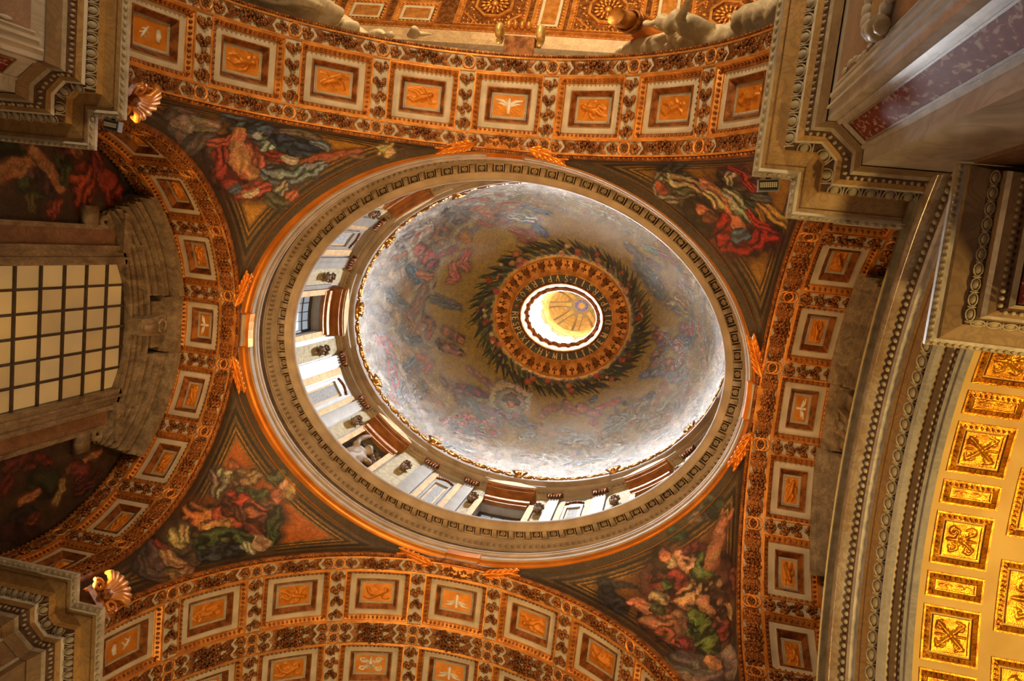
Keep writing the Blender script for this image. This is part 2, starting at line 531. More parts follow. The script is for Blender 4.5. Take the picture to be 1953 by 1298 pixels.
PAINT = {
 'pend_nw': """95,72,62,.4|-7.73,-5.64,20.89,0.48;-7.43,-5.70,21.27,0.56;-7.04,-5.72,21.73,0.49;-6.51,-5.73,22.20,0.38
80,80,92,.4|-7.00,-6.19,20.72,0.36;-6.46,-6.13,21.53,0.40;-5.79,-6.05,22.24,0.30
110,62,50,.4|-7.88,-5.09,21.48,0.45;-7.58,-4.86,22.17,0.42;-7.07,-4.95,22.55,0.35
110,95,95,.3|-7.84,-6.24,18.62,0.24;-7.92,-6.04,19.33,0.32;-7.99,-5.80,19.88,0.34
150,130,120,.3|-7.60,-6.14,19.80,0.25;-7.81,-6.09,19.49,0.25;-7.93,-6.12,18.91,0.17
95,85,90,.3|-8.21,-5.43,19.80,0.22;-8.01,-5.74,20.00,0.25
120,115,110,.3|-6.08,-6.34,21.27,0.16;-5.72,-6.36,21.53,0.16;-5.47,-6.31,21.91,0.11
70,100,140,.5|-7.00,-6.41,19.69,0.16;-6.73,-6.39,20.22,0.23;-6.61,-6.30,20.85,0.23
150,175,185,.5|-6.80,-6.15,21.11,0.16;-6.63,-6.04,21.56,0.18;-6.89,-5.83,21.70,0.15
45,65,105,.5|-6.44,-6.15,21.51,0.22;-6.24,-6.01,21.99,0.30;-5.85,-5.99,22.30,0.24
100,130,165,.4|-5.55,-6.21,22.10,0.11;-5.36,-6.16,22.32,0.15;-5.31,-6.06,22.52,0.07
190,90,65,.4|-7.89,-5.74,20.33,0.11;-7.62,-5.84,20.68,0.15;-7.46,-5.96,20.68,0.13
165,60,50,.5|-7.87,-5.51,20.85,0.18;-7.95,-5.16,21.24,0.28;-7.89,-4.89,21.70,0.30
185,95,80,.4|-7.31,-5.78,21.30,0.19;-7.24,-5.55,21.76,0.15;-7.29,-5.27,22.06,0.13
160,50,40,.4|-6.84,-5.68,21.99,0.15;-6.53,-5.65,22.28,0.17
205,140,95,.2|-7.14,-6.16,20.61,0.14;-7.47,-5.75,21.11,0.17;-7.63,-5.41,21.45,0.21;-7.60,-5.13,21.86,0.19;-7.51,-5.06,22.06,0.15
175,95,60,.15|-6.18,-5.54,22.62,0.13;-5.59,-5.78,22.70,0.13;-5.06,-5.96,22.74,0.11;-4.70,-6.05,22.80,0.09
165,100,70,.1|-4.70,-6.05,22.80,0.09;-4.38,-6.13,22.82,0.07
140,110,80,.1|-4.66,-5.97,22.88,0.06;-4.32,-5.97,22.97,0.04
110,135,160,.5|-7.20,-5.14,22.28,0.17;-6.91,-5.07,22.57,0.23;-6.54,-5.15,22.73,0.23;-6.07,-5.38,22.80,0.19;-5.60,-5.60,22.83,0.09
75,105,140,.4|-7.09,-4.93,22.55,0.13;-6.75,-4.91,22.77,0.12
200,185,170,.2|-6.50,-5.65,22.30,0.11;-6.38,-5.62,22.42,0.09
185,80,65,.4|-7.85,-4.50,22.15,0.19;-7.57,-4.65,22.36,0.19;-7.32,-4.74,22.52,0.17
215,195,175,.2|-7.78,-4.45,22.28,0.08;-7.59,-4.57,22.40,0.08
90,120,150,.3|-7.95,-4.57,21.94,0.13
150,145,135,.5|-7.01,-4.69,22.76,0.15;-6.83,-4.87,22.76,0.12;-7.13,-4.47,22.81,0.14
195,105,75,.3|-6.69,-4.56,22.96,0.15;-6.55,-4.67,22.97,0.10
90,90,70,.4|-7.26,-4.41,22.77,0.16;-7.06,-4.32,22.91,0.16;-6.82,-4.30,23.00,0.12
240,220,150,.0|-3.55,-6.27,22.91,0.15
220,195,120,.0|-3.77,-6.30,22.81,0.04;-3.35,-6.21,23.01,0.04
220,195,120,.0|-3.42,-6.47,22.48,0.04;-3.59,-6.03,23.07,0.04
220,195,120,.0|-3.79,-6.08,23.01,0.04;-3.29,-6.44,22.67,0.04""",
 'pend_ne': """70,55,42,.4|5.22,-6.01,22.62,0.41;5.83,-5.74,22.62,0.44;6.47,-5.67,22.30,0.47
85,58,45,.4|6.73,-5.42,22.38,0.51;7.29,-5.23,22.10,0.50;7.69,-5.18,21.67,0.39
95,36,28,.4|6.85,-4.78,22.80,0.41;7.39,-4.73,22.46,0.41;7.72,-4.91,21.94,0.36
80,60,50,.4|6.67,-6.16,21.24,0.35;7.09,-6.03,21.05,0.32
135,125,110,.5|4.80,-6.15,22.64,0.14;4.62,-5.90,22.94,0.10;4.78,-5.67,23.02,0.09;5.20,-5.57,22.98,0.10
60,55,50,.5|4.95,-6.32,22.24,0.17;5.22,-6.44,21.59,0.13
150,130,95,.5|5.14,-6.11,22.53,0.22;5.48,-6.07,22.40,0.25;5.71,-6.01,22.36,0.20
90,80,65,.5|5.32,-5.79,22.80,0.15;5.65,-5.79,22.65,0.14
165,70,45,.3|4.75,-5.96,22.86,0.12;4.82,-5.83,22.93,0.12
190,175,150,.4|4.98,-6.19,22.48,0.07;5.07,-6.00,22.70,0.07
205,130,95,.2|5.94,-6.08,22.08,0.13;6.14,-6.01,22.06,0.13
195,120,75,.15|6.22,-5.95,22.10,0.12;6.53,-5.70,22.22,0.13;6.79,-5.38,22.38,0.17;7.01,-5.00,22.55,0.19;7.14,-4.81,22.60,0.15
150,145,125,.5|6.72,-5.77,21.96,0.20;6.99,-5.52,22.06,0.25;7.21,-5.32,22.08,0.20
60,65,65,.4|7.25,-5.53,21.78,0.15;7.47,-5.40,21.70,0.15
185,160,110,.5|6.13,-5.84,22.32,0.13;6.37,-5.61,22.44,0.15
60,35,20,.4|5.79,-5.40,22.89,0.22;5.95,-5.20,22.94,0.26;6.16,-5.00,22.96,0.16
185,105,70,.2|6.04,-5.36,22.82,0.12;6.20,-5.32,22.78,0.12
120,60,35,.3|6.23,-5.19,22.85,0.14;6.38,-5.14,22.81,0.10
150,30,25,.5|6.63,-5.19,22.65,0.14;6.65,-4.84,22.86,0.19;6.90,-4.56,22.88,0.22;7.31,-4.53,22.67,0.22
170,30,25,.5|7.55,-4.65,22.38,0.20;7.77,-4.85,21.94,0.22;7.99,-4.78,21.65,0.15
190,45,35,.5|7.31,-5.30,22.01,0.10;7.51,-5.12,21.99,0.13;7.72,-5.03,21.81,0.12
70,100,140,.4|7.08,-4.70,22.71,0.14;7.25,-4.79,22.53,0.14
165,40,30,.5|6.60,-6.33,20.72,0.14;6.84,-6.23,20.79,0.14;7.06,-6.03,21.08,0.14;7.23,-5.88,21.21,0.11
120,55,45,.5|6.81,-6.36,20.29,0.12;7.10,-6.13,20.75,0.11
195,155,60,.5|7.46,-5.59,21.42,0.16;7.72,-5.39,21.33,0.21;7.97,-5.21,21.11,0.16
180,110,40,.3|7.46,-5.42,21.67,0.08;7.58,-5.26,21.73,0.08
85,90,95,.4|7.28,-5.73,21.42,0.13;7.57,-5.68,21.08,0.11
160,150,130,.5|6.53,-6.08,21.56,0.10;6.63,-6.22,21.11,0.10""",
 'pend_sw': """90,70,46,.4|-7.69,5.79,20.65,0.51;-7.21,5.90,21.18,0.51;-6.72,5.91,21.73,0.48
80,72,48,.4|-7.11,6.25,20.33,0.39;-6.59,6.29,20.92,0.35;-6.23,6.16,21.67,0.40;-6.31,5.78,22.28,0.32
105,62,42,.4|-7.24,5.32,22.06,0.36;-6.66,5.64,22.20,0.40
88,66,56,.4|-7.91,6.13,18.96,0.41;-7.52,6.31,19.25,0.42;-7.49,6.20,19.84,0.34
190,160,110,.3|-6.08,4.88,23.02,0.18;-5.95,5.11,22.98,0.16
90,100,75,.4|-6.63,4.71,22.92,0.12;-6.33,4.64,23.04,0.14
180,110,75,.2|-6.26,5.21,22.82,0.16;-6.31,5.36,22.70,0.12
100,80,50,.3|-6.40,5.48,22.55,0.14;-6.58,5.37,22.53,0.14
75,95,55,.4|-6.68,5.11,22.68,0.10;-7.00,5.17,22.42,0.10;-7.43,5.03,22.17,0.08
205,70,35,.5|-7.35,5.26,22.01,0.18;-7.10,5.33,22.17,0.18
165,85,55,.6|-6.87,5.51,22.17,0.20;-6.58,5.67,22.22,0.18;-6.63,5.84,21.94,0.18
120,50,35,.5|-6.55,5.99,21.76,0.22;-6.31,6.12,21.70,0.20;-6.57,6.11,21.48,0.18
60,75,45,.5|-6.15,5.61,22.57,0.10;-6.08,5.87,22.32,0.18;-5.96,6.10,22.03,0.18;-5.83,6.29,21.67,0.16
70,90,50,.5|-5.79,6.36,21.48,0.12;-5.91,6.18,21.91,0.08
190,160,115,.3|-6.18,6.26,21.45,0.20;-5.97,6.34,21.39,0.22
195,110,50,.5|-8.01,5.41,20.68,0.24;-7.77,5.60,20.89,0.30;-7.52,5.69,21.14,0.28
180,75,40,.5|-7.38,5.65,21.42,0.24;-7.10,5.76,21.59,0.20
205,145,75,.4|-7.50,5.84,20.89,0.18;-7.20,5.85,21.30,0.14
75,95,50,.5|-7.30,6.14,20.40,0.25;-7.10,6.10,20.85,0.25;-6.80,6.12,21.18,0.20;-6.45,6.23,21.27,0.16
55,65,80,.5|-7.06,6.34,20.00,0.19;-6.75,6.34,20.47,0.23;-6.46,6.34,20.85,0.17
190,185,160,.4|-6.34,6.31,21.11,0.12;-6.07,6.41,20.95,0.10
185,165,100,.4|-8.00,5.82,19.80,0.17;-7.79,5.99,19.88,0.19;-7.92,5.76,20.18,0.14
110,80,75,.3|-8.08,5.96,19.00,0.21;-7.87,6.17,18.91,0.24;-7.82,6.25,18.62,0.24
185,140,95,.3|-7.92,6.07,19.20,0.15;-7.63,6.26,19.20,0.17;-7.42,6.35,19.25,0.15
155,115,85,.3|-7.29,6.44,18.70,0.19;-7.07,6.47,18.87,0.19;-7.06,6.45,19.20,0.13
150,50,40,.4|-8.11,5.86,19.20,0.11;-7.98,5.98,19.33,0.09
95,70,70,.3|-8.05,6.10,18.44,0.17;-7.84,6.29,18.31,0.17;-7.49,6.42,18.40,0.18
180,95,60,.2|-7.74,4.33,22.42,0.12;-7.65,4.41,22.46,0.10
130,120,105,.5|-8.01,4.53,21.86,0.16;-7.82,4.75,21.96,0.18;-7.82,4.97,21.73,0.18
175,160,130,.4|-7.89,4.49,22.10,0.12;-7.69,4.59,22.28,0.10
150,120,80,.4|-7.48,4.71,22.40,0.18;-7.21,4.76,22.59,0.16;-7.05,4.63,22.77,0.12
110,55,40,.4|-7.10,5.59,21.86,0.12;-6.95,5.73,21.81,0.12""",
 'pend_se': """95,52,42,.4|6.33,5.59,22.48,0.44;6.89,5.36,22.32,0.51;7.36,4.94,22.32,0.43
120,76,56,.5|7.05,5.66,21.81,0.50;7.60,5.46,21.42,0.56;7.93,5.43,20.85,0.41
100,58,44,.4|6.31,6.21,21.48,0.39;6.76,6.21,20.98,0.45;7.36,6.10,20.44,0.44;7.89,5.83,20.11,0.34
100,84,80,.3|6.97,6.44,19.45,0.36;7.53,6.32,19.12,0.36;8.07,5.94,19.12,0.32
95,52,42,.4|7.83,4.71,21.99,0.36;7.96,4.89,21.56,0.32
55,38,25,.4|6.19,5.16,22.88,0.18;6.25,4.98,22.94,0.18;6.43,5.22,22.74,0.13
200,125,90,.2|6.34,4.97,22.91,0.13;6.45,5.03,22.85,0.11
160,140,110,.3|6.55,5.08,22.77,0.11;6.60,4.95,22.82,0.09
200,140,105,.5|6.82,4.85,22.77,0.16;7.08,4.91,22.57,0.22;7.29,5.06,22.28,0.16
120,45,45,.4|6.96,4.67,22.80,0.09;7.21,4.44,22.78,0.11;7.54,4.34,22.60,0.09;7.67,4.41,22.44,0.07
85,110,55,.5|7.38,4.70,22.50,0.13;7.37,4.96,22.30,0.20;7.58,4.93,22.10,0.16
190,110,75,.2|7.66,4.63,22.28,0.18;7.71,4.29,22.48,0.16;7.79,3.91,22.64,0.16
195,120,85,.2|7.80,3.77,22.70,0.13;7.87,3.55,22.74,0.13
190,120,85,.1|7.97,3.45,22.68,0.05;8.06,3.22,22.68,0.05
190,120,85,.1|7.81,3.47,22.82,0.05;7.81,3.29,22.89,0.05
130,45,40,.5|6.67,5.34,22.50,0.16;6.88,5.49,22.20,0.22;6.63,5.73,22.10,0.18
140,50,45,.5|6.16,5.64,22.53,0.17;6.37,5.71,22.32,0.15
85,105,55,.5|6.48,5.59,22.38,0.11;6.59,5.68,22.20,0.09
185,135,95,.6|6.99,5.68,21.83,0.21;7.33,5.44,21.81,0.27;7.72,5.17,21.65,0.27
170,115,80,.6|7.60,5.46,21.42,0.25;7.94,5.34,20.98,0.24;8.06,5.45,20.47,0.17
145,60,45,.5|7.95,5.65,20.37,0.17;8.07,5.66,20.00,0.13;7.86,5.85,20.15,0.14
95,115,45,.6|7.19,5.94,21.11,0.23;7.43,5.95,20.75,0.26;7.56,6.02,20.33,0.22;7.74,6.03,19.88,0.18
80,100,40,.5|7.10,6.09,20.89,0.14;7.26,6.14,20.47,0.14
140,100,75,.3|6.81,6.05,21.36,0.16;6.96,6.17,20.85,0.14
205,130,95,.2|5.33,6.31,22.01,0.07;5.65,6.20,22.06,0.11;5.97,6.19,21.83,0.14;6.15,6.21,21.62,0.13
80,100,50,.4|6.16,6.15,21.76,0.11;6.34,6.15,21.59,0.11
175,145,105,.4|6.19,5.92,22.17,0.15;6.43,5.93,21.96,0.14
175,110,75,.4|6.03,6.33,21.36,0.18;6.33,6.30,21.18,0.19;6.61,6.19,21.21,0.14
160,85,55,.4|6.48,6.34,20.82,0.19;6.77,6.32,20.54,0.17;7.10,6.26,20.33,0.14
125,50,45,.4|6.94,6.28,20.47,0.10;7.18,6.26,20.18,0.10
110,95,100,.3|6.97,6.41,19.73,0.22;7.23,6.36,19.57,0.23;7.48,6.32,19.25,0.23
130,115,110,.3|6.86,6.47,19.12,0.21;7.22,6.44,18.96,0.23;7.71,6.28,18.87,0.23
200,135,90,.2|7.63,6.20,19.53,0.10;7.77,6.16,19.29,0.13;7.86,6.13,19.12,0.08
150,135,120,.3|8.05,5.87,19.45,0.16;8.15,5.85,19.04,0.16;8.10,6.00,18.66,0.16
40,40,48,.5|4.62,6.11,22.76,0.13;4.80,6.25,22.46,0.20;5.05,6.34,22.10,0.20;5.31,6.36,21.86,0.16
55,50,50,.3|4.61,6.07,22.81,0.06;5.10,5.99,22.70,0.06;5.58,5.98,22.48,0.04
90,85,75,.5|7.32,3.12,23.09,0.15;7.48,3.26,23.05,0.18;7.28,3.49,23.06,0.15
115,110,90,.4|7.14,3.65,23.06,0.13;6.97,3.79,23.07,0.09
60,60,50,.4|7.55,3.37,23.00,0.15;7.72,3.17,22.98,0.11
40,60,45,.4|6.44,4.23,23.09,0.13;6.68,4.26,23.05,0.13
120,60,50,.4|8.14,4.55,21.53,0.12;8.21,4.66,21.11,0.12""",
 'lun': """30,45,22,.5|-11.00,-4.88,16.64,0.28;-11.00,-4.76,16.90,0.21
110,70,50,.3|-11.00,-5.02,17.14,0.14;-11.00,-5.10,17.34,0.11
180,115,70,.2|-11.00,-4.18,16.44,0.19;-11.00,-4.34,16.90,0.19;-11.00,-4.50,17.41,0.16;-11.00,-4.42,17.61,0.11
185,125,80,.2|-11.00,-4.82,17.45,0.12;-11.00,-4.60,17.74,0.14;-11.00,-4.30,18.07,0.16;-11.00,-4.04,18.40,0.15
60,75,35,.5|-11.00,-4.80,18.36,0.15;-11.00,-4.58,18.60,0.18;-11.00,-4.26,18.51,0.17
60,75,45,.4|-11.00,-4.00,17.21,0.16;-11.00,-3.80,17.59,0.14;-11.00,-3.78,17.92,0.11
95,60,60,.5|-11.00,-4.18,17.54,0.18;-11.00,-3.98,17.83,0.18;-11.00,-4.26,17.41,0.11
165,60,35,.5|-11.00,-4.24,19.02,0.26;-11.00,-4.42,19.33,0.28;-11.00,-3.82,19.22,0.26
145,50,35,.5|-11.00,-4.28,20.19,0.27;-11.00,-3.98,20.49,0.27;-11.00,-3.64,20.78,0.16
160,65,40,.5|-11.00,-3.38,18.14,0.16;-11.00,-3.52,18.29,0.15
140,55,45,.4|-11.00,-4.96,19.66,0.13;-11.00,-4.70,19.83,0.13;-11.00,-4.46,19.77,0.13
100,45,40,.4|-11.00,-5.14,18.25,0.16;-11.00,-5.14,18.71,0.17
150,90,60,.3|-11.00,-5.04,19.02,0.11;-11.00,-5.10,18.86,0.09
55,60,60,.3|-11.00,-5.08,20.58,0.20;-11.00,-4.66,20.85,0.18
40,50,50,.3|-11.00,-4.06,21.13,0.14;-11.00,-3.74,21.09,0.14
110,95,50,.3|-11.00,-3.62,17.34,0.11;-11.00,-3.42,17.43,0.09
105,40,35,.5|-11.00,3.28,16.99,0.22;-11.00,3.26,17.32,0.22;-11.00,3.50,17.70,0.17
130,35,30,.5|-11.00,3.48,17.96,0.15;-11.00,3.70,18.29,0.11
35,45,28,.5|-11.00,4.06,17.89,0.25;-11.00,4.32,18.31,0.29;-11.00,4.58,18.67,0.20
180,115,70,.2|-11.00,4.48,17.36,0.11;-11.00,4.44,17.70,0.11;-11.00,4.40,17.89,0.10
175,130,80,.3|-11.00,4.90,18.64,0.12;-11.00,4.68,18.80,0.12;-11.00,4.42,18.86,0.10
105,45,50,.5|-11.00,4.08,19.35,0.18;-11.00,4.30,19.68,0.18;-11.00,4.52,19.48,0.14
195,130,85,.2|-11.00,3.90,19.77,0.08;-11.00,3.86,20.14,0.10;-11.00,3.80,20.32,0.08
30,32,42,.4|-11.00,4.88,17.21,0.19;-11.00,4.96,17.65,0.15
130,65,35,.4|-11.00,5.20,17.61,0.13;-11.00,5.14,17.85,0.13
110,30,30,.5|-11.00,3.76,16.92,0.15;-11.00,4.02,16.81,0.15
90,40,40,.5|-11.00,4.84,19.50,0.16;-11.00,4.80,19.92,0.14;-11.00,4.60,20.36,0.12
120,75,50,.3|-11.00,4.14,19.02,0.10;-11.00,3.98,19.15,0.08
60,25,28,.4|-11.00,5.20,17.06,0.23;-11.00,5.68,17.76,0.19""",
 'dome': """185,178,160,.3|-3.91,-5.83,35.67,0.28;-3.10,-6.09,35.94,0.30;-2.27,-6.30,36.02,0.25
95,70,45,.3|-4.50,-5.27,37.01,0.23;-4.42,-5.10,37.70,0.20
185,130,95,.3|-4.25,-5.34,37.24,0.20;-3.78,-5.26,38.15,0.35;-3.39,-5.13,38.89,0.36
170,110,80,.25|-4.47,-5.52,36.00,0.14;-3.88,-5.73,36.32,0.17;-3.49,-5.68,37.21,0.14
175,105,85,.25|-3.21,-5.61,37.83,0.17;-2.35,-5.81,38.05,0.17;-1.82,-5.61,38.96,0.18
150,90,70,.3|-3.27,-5.14,38.99,0.27;-3.03,-4.93,39.62,0.24
165,110,80,.2|-4.29,-4.73,38.78,0.18;-3.88,-4.57,39.51,0.15;-3.37,-4.78,39.62,0.15
175,180,185,.6|-2.78,-5.17,39.33,0.27;-2.23,-5.16,39.73,0.33;-1.79,-5.09,40.07,0.30
95,115,145,.5|-2.04,-5.66,38.71,0.21;-1.45,-5.56,39.26,0.21;-0.93,-5.52,39.51,0.21
85,105,140,.5|-1.66,-4.85,40.52,0.22;-1.36,-4.56,41.03,0.22;-1.17,-4.41,41.26,0.16
165,105,65,.2|-2.84,-4.56,40.36,0.22;-2.56,-4.43,40.71,0.22;-2.19,-4.37,40.98,0.19
170,105,65,.2|-2.02,-4.54,40.83,0.16;-1.72,-4.25,41.30,0.13;-2.11,-3.93,41.50,0.13
160,100,70,.2|-2.49,-4.08,41.17,0.16;-2.17,-3.93,41.48,0.13
130,100,70,.4|-5.43,-4.70,36.93,0.23;-5.89,-4.31,37.01,0.26;-5.91,-3.88,37.95,0.30
165,75,60,.5|-6.87,-3.12,37.24,0.26;-6.77,-2.66,38.15,0.36;-6.58,-2.24,38.94,0.27
150,155,130,.5|-7.42,-2.83,36.13,0.23;-7.46,-2.42,36.77,0.26;-7.70,-1.98,36.64,0.20
185,130,90,.2|-7.68,-2.47,35.86,0.14;-7.37,-2.71,36.56,0.14
75,105,150,.5|-7.36,-2.08,37.52,0.21;-7.30,-1.70,38.00,0.24;-7.19,-1.35,38.47,0.18
165,115,85,.3|-7.11,-1.75,38.37,0.24;-6.79,-1.56,39.08,0.25
170,105,70,.25|-5.20,-3.02,40.13,0.25;-5.44,-2.48,40.32,0.28;-5.18,-2.18,40.79,0.22
175,110,75,.25|-5.85,-2.20,40.03,0.22;-5.71,-1.59,40.54,0.22;-6.04,-1.33,40.26,0.16
190,130,40,.2|-5.16,-3.90,39.13,0.27;-5.01,-3.69,39.60,0.18
150,90,60,.3|-6.36,-2.66,38.92,0.18;-6.03,-2.97,39.10,0.18;-5.63,-3.16,39.47,0.15
155,115,75,.3|-6.21,-3.73,37.62,0.26;-5.99,-3.51,38.44,0.24
120,95,75,.4|-6.96,-3.61,35.75,0.25;-7.32,-3.25,35.34,0.22
110,100,95,.4|-5.01,-4.66,37.88,0.35;-5.16,-5.06,36.29,0.34
145,105,70,.3|-7.03,-0.77,39.01,0.28;-7.14,-0.26,38.92,0.28;-7.28,0.26,38.66,0.24
110,110,90,.3|-6.72,-0.51,39.58,0.12;-6.13,-0.31,40.40,0.13;-5.46,-0.04,41.14,0.10
100,105,90,.3|-6.65,-0.27,39.71,0.12;-6.10,-0.07,40.44,0.13;-5.40,0.13,41.19,0.10
120,115,85,.2|-6.56,-0.67,39.77,0.06;-5.68,-0.31,40.90,0.06
90,60,40,.2|-6.57,-1.25,39.58,0.06;-6.99,0.46,39.15,0.06
110,125,145,.5|-8.00,-0.62,36.82,0.26;-7.83,-0.31,37.42,0.27;-7.63,-0.02,37.93,0.21
150,120,75,.4|-7.52,0.46,38.12,0.24;-7.29,0.95,38.47,0.27;-7.28,1.53,38.17,0.27
140,95,60,.4|-6.84,0.69,39.35,0.22;-6.53,1.01,39.73,0.22;-6.65,1.57,39.31,0.22
90,90,95,.5|-7.57,1.25,37.70,0.24;-7.23,1.81,38.08,0.27;-6.88,1.83,38.75,0.21
185,95,80,.6|-8.09,1.52,35.75,0.26;-7.86,1.84,36.29,0.38;-7.58,2.27,36.64,0.38
175,75,65,.6|-7.38,2.93,36.02,0.35;-7.08,3.43,35.84,0.40;-6.71,3.94,35.56,0.29
185,165,90,.5|-7.50,2.21,36.95,0.18;-7.31,2.55,37.03,0.21
195,110,75,.5|-6.77,4.05,34.63,0.17;-6.43,4.37,34.74,0.14
150,110,65,.4|-5.96,1.29,40.38,0.22;-5.56,1.56,40.71,0.25;-5.17,1.77,41.01,0.22
140,100,60,.4|-6.04,1.99,39.92,0.25;-5.59,2.27,40.30,0.25;-5.10,2.40,40.73,0.19
165,110,70,.3|-6.69,2.60,38.39,0.21;-6.23,2.88,38.89,0.22;-6.31,3.22,38.30,0.18
125,105,80,.5|-6.60,3.53,37.14,0.30;-6.11,3.91,37.47,0.33;-6.10,4.23,36.67,0.26
85,95,110,.5|-6.95,3.04,37.19,0.24;-6.87,2.80,37.75,0.21
160,145,90,.5|-6.18,4.49,35.37,0.23;-5.76,4.88,35.01,0.25;-5.21,5.29,34.68,0.25
115,110,120,.5|-6.62,3.89,36.11,0.20;-6.45,4.25,35.32,0.20
150,115,75,.3|-4.44,3.30,40.64,0.16;-4.03,3.55,40.73,0.16;-3.56,3.81,40.83,0.16
160,120,75,.3|-3.24,4.04,40.79,0.16;-2.93,4.20,40.79,0.13
120,40,45,.6|-4.94,4.14,39.03,0.22;-4.50,4.22,39.44,0.34;-3.91,4.28,39.94,0.25;-3.07,4.56,40.22,0.22;-2.12,4.94,40.17,0.19
105,60,60,.5|-4.31,4.66,38.89,0.28;-3.78,4.84,39.13,0.31;-3.26,4.96,39.38,0.25
95,110,100,.5|-3.95,4.73,39.15,0.22;-3.47,5.01,39.08,0.21
165,110,115,.7|-4.42,5.40,36.67,0.23;-3.80,5.40,37.73,0.39;-3.05,5.45,38.47,0.42;-2.35,5.55,38.80,0.30
150,90,105,.7|-3.85,5.70,36.53,0.26;-3.07,5.82,37.29,0.29;-2.26,5.89,37.88,0.27
200,185,150,.0|-2.00,4.71,40.60,1.13
165,155,130,.0|-2.00,4.71,40.60,0.72
105,70,40,.3|-2.21,4.65,40.58,0.25;-1.93,4.55,40.85,0.25;-1.66,4.76,40.65,0.19
190,135,95,.1|-1.92,4.82,40.46,0.19
130,60,50,.5|-2.24,5.26,39.51,0.25;-1.68,5.35,39.62,0.34;-1.24,5.32,39.84,0.25
115,115,135,.5|-1.33,5.53,39.38,0.28;-0.73,5.62,39.33,0.24;-0.15,5.56,39.53,0.18
185,140,100,.2|-0.15,5.56,39.53,0.15;0.25,5.68,39.26,0.12
140,85,95,.5|-3.09,5.07,39.31,0.25;-2.54,5.17,39.51,0.25
170,120,80,.25|-0.11,5.16,40.32,0.19;0.14,4.87,40.79,0.22;0.52,4.73,40.96,0.19
165,110,75,.25|0.92,4.49,41.23,0.19;1.19,4.73,40.85,0.22;1.61,4.77,40.65,0.19
175,120,80,.25|1.85,4.56,40.86,0.25;2.26,4.65,40.56,0.22;2.80,4.65,40.26,0.19
190,100,40,.3|2.74,4.40,40.65,0.16;3.40,4.06,40.65,0.16;3.79,3.84,40.62,0.12
70,95,95,.4|2.33,4.15,41.17,0.13;2.49,3.92,41.35,0.09
180,75,50,.3|2.56,4.97,39.88,0.15;2.79,5.02,39.62,0.12
140,110,75,.4|1.23,5.64,39.15,0.24;1.68,5.62,39.01,0.24
110,115,125,.6|1.38,5.91,38.37,0.27;1.89,5.76,38.54,0.24;2.53,5.63,38.44,0.30;3.12,5.65,37.80,0.23
125,85,80,.5|-0.67,6.01,38.30,0.24;-0.35,5.88,38.75,0.24
160,125,80,.5|-2.37,6.04,37.24,0.21;-1.87,6.20,37.03,0.20
130,115,95,.6|3.98,4.04,40.22,0.34;4.57,4.09,39.55,0.39;5.05,3.63,39.64,0.36;5.38,3.19,39.75,0.27
105,110,110,.6|3.68,4.66,39.55,0.30;4.27,4.69,38.87,0.33;3.52,5.09,38.87,0.27
90,100,115,.4|4.83,2.36,41.01,0.19;5.50,2.05,40.54,0.21;5.95,1.87,40.11,0.15
165,95,70,.4|6.09,1.50,40.13,0.24;6.43,1.51,39.66,0.27
125,50,55,.5|6.03,2.01,39.92,0.21;6.53,1.93,39.26,0.24;6.88,1.66,38.87,0.18
150,100,65,.4|5.38,3.94,38.73,0.24;5.79,3.99,37.98,0.26
155,75,60,.4|5.57,4.35,37.60,0.20;5.93,4.15,37.32,0.17
145,95,75,.5|6.33,3.39,38.00,0.26;6.68,3.14,37.68,0.23
130,85,70,.5|4.51,4.59,38.78,0.24;4.80,4.34,38.87,0.24
150,120,90,.5|3.63,5.40,37.98,0.23;4.16,5.33,37.42,0.20
95,105,120,.5|4.10,5.55,36.72,0.17;4.57,5.26,36.90,0.17
165,130,85,.4|6.84,2.33,38.39,0.23;7.03,1.92,38.39,0.23
75,90,120,.6|6.50,0.06,39.92,0.27;6.87,0.12,39.38,0.30;7.06,-0.24,39.06,0.21
150,65,70,.6|6.54,-0.51,39.84,0.24;6.93,-0.54,39.24,0.24;6.97,-0.96,39.06,0.18
90,125,105,.5|4.19,-4.31,39.62,0.21;4.64,-4.18,39.33,0.24;5.03,-4.02,39.10,0.18
165,95,110,.5|5.00,-4.13,38.96,0.20;5.49,-3.93,38.59,0.20
115,85,60,.4|4.50,-3.59,40.28,0.24;4.91,-3.44,40.03,0.21
80,90,85,.3|4.12,-3.14,41.05,0.43;4.74,-2.65,40.90,0.49;5.17,-2.08,40.86,0.37
195,160,60,.1|4.55,-3.06,40.75,0.06
195,160,60,.1|4.90,-2.82,40.62,0.06
195,160,60,.1|4.54,-2.61,41.10,0.06
195,160,60,.1|5.23,-2.47,40.56,0.06
195,160,60,.1|4.93,-2.21,41.01,0.06
150,130,80,.5|5.82,-1.58,40.42,0.27;6.36,-1.44,39.79,0.30;6.68,-1.23,39.42,0.24
170,140,75,.4|6.02,-2.03,39.92,0.18;6.42,-1.84,39.49,0.18
145,100,65,.5|5.38,0.19,41.21,0.28;5.81,0.36,40.75,0.31;5.66,0.88,40.83,0.28
135,90,60,.5|5.39,1.30,40.99,0.25;5.75,1.45,40.56,0.24;5.32,1.83,40.85,0.22
160,130,95,.3|5.03,-0.36,41.52,0.06;5.94,0.34,40.62,0.06;6.64,0.81,39.62,0.06
150,110,80,.5|6.33,0.36,40.13,0.24;6.68,0.67,39.60,0.27;6.58,1.21,39.58,0.24
140,130,110,.6|3.52,2.25,42.04,0.29;3.89,1.90,41.97,0.25
130,120,100,.5|2.28,-6.28,36.19,0.22;3.01,-5.92,36.95,0.25;3.68,-5.40,37.88,0.26
150,140,130,.5|0.91,-6.14,37.80,0.23;1.66,-5.76,38.66,0.23
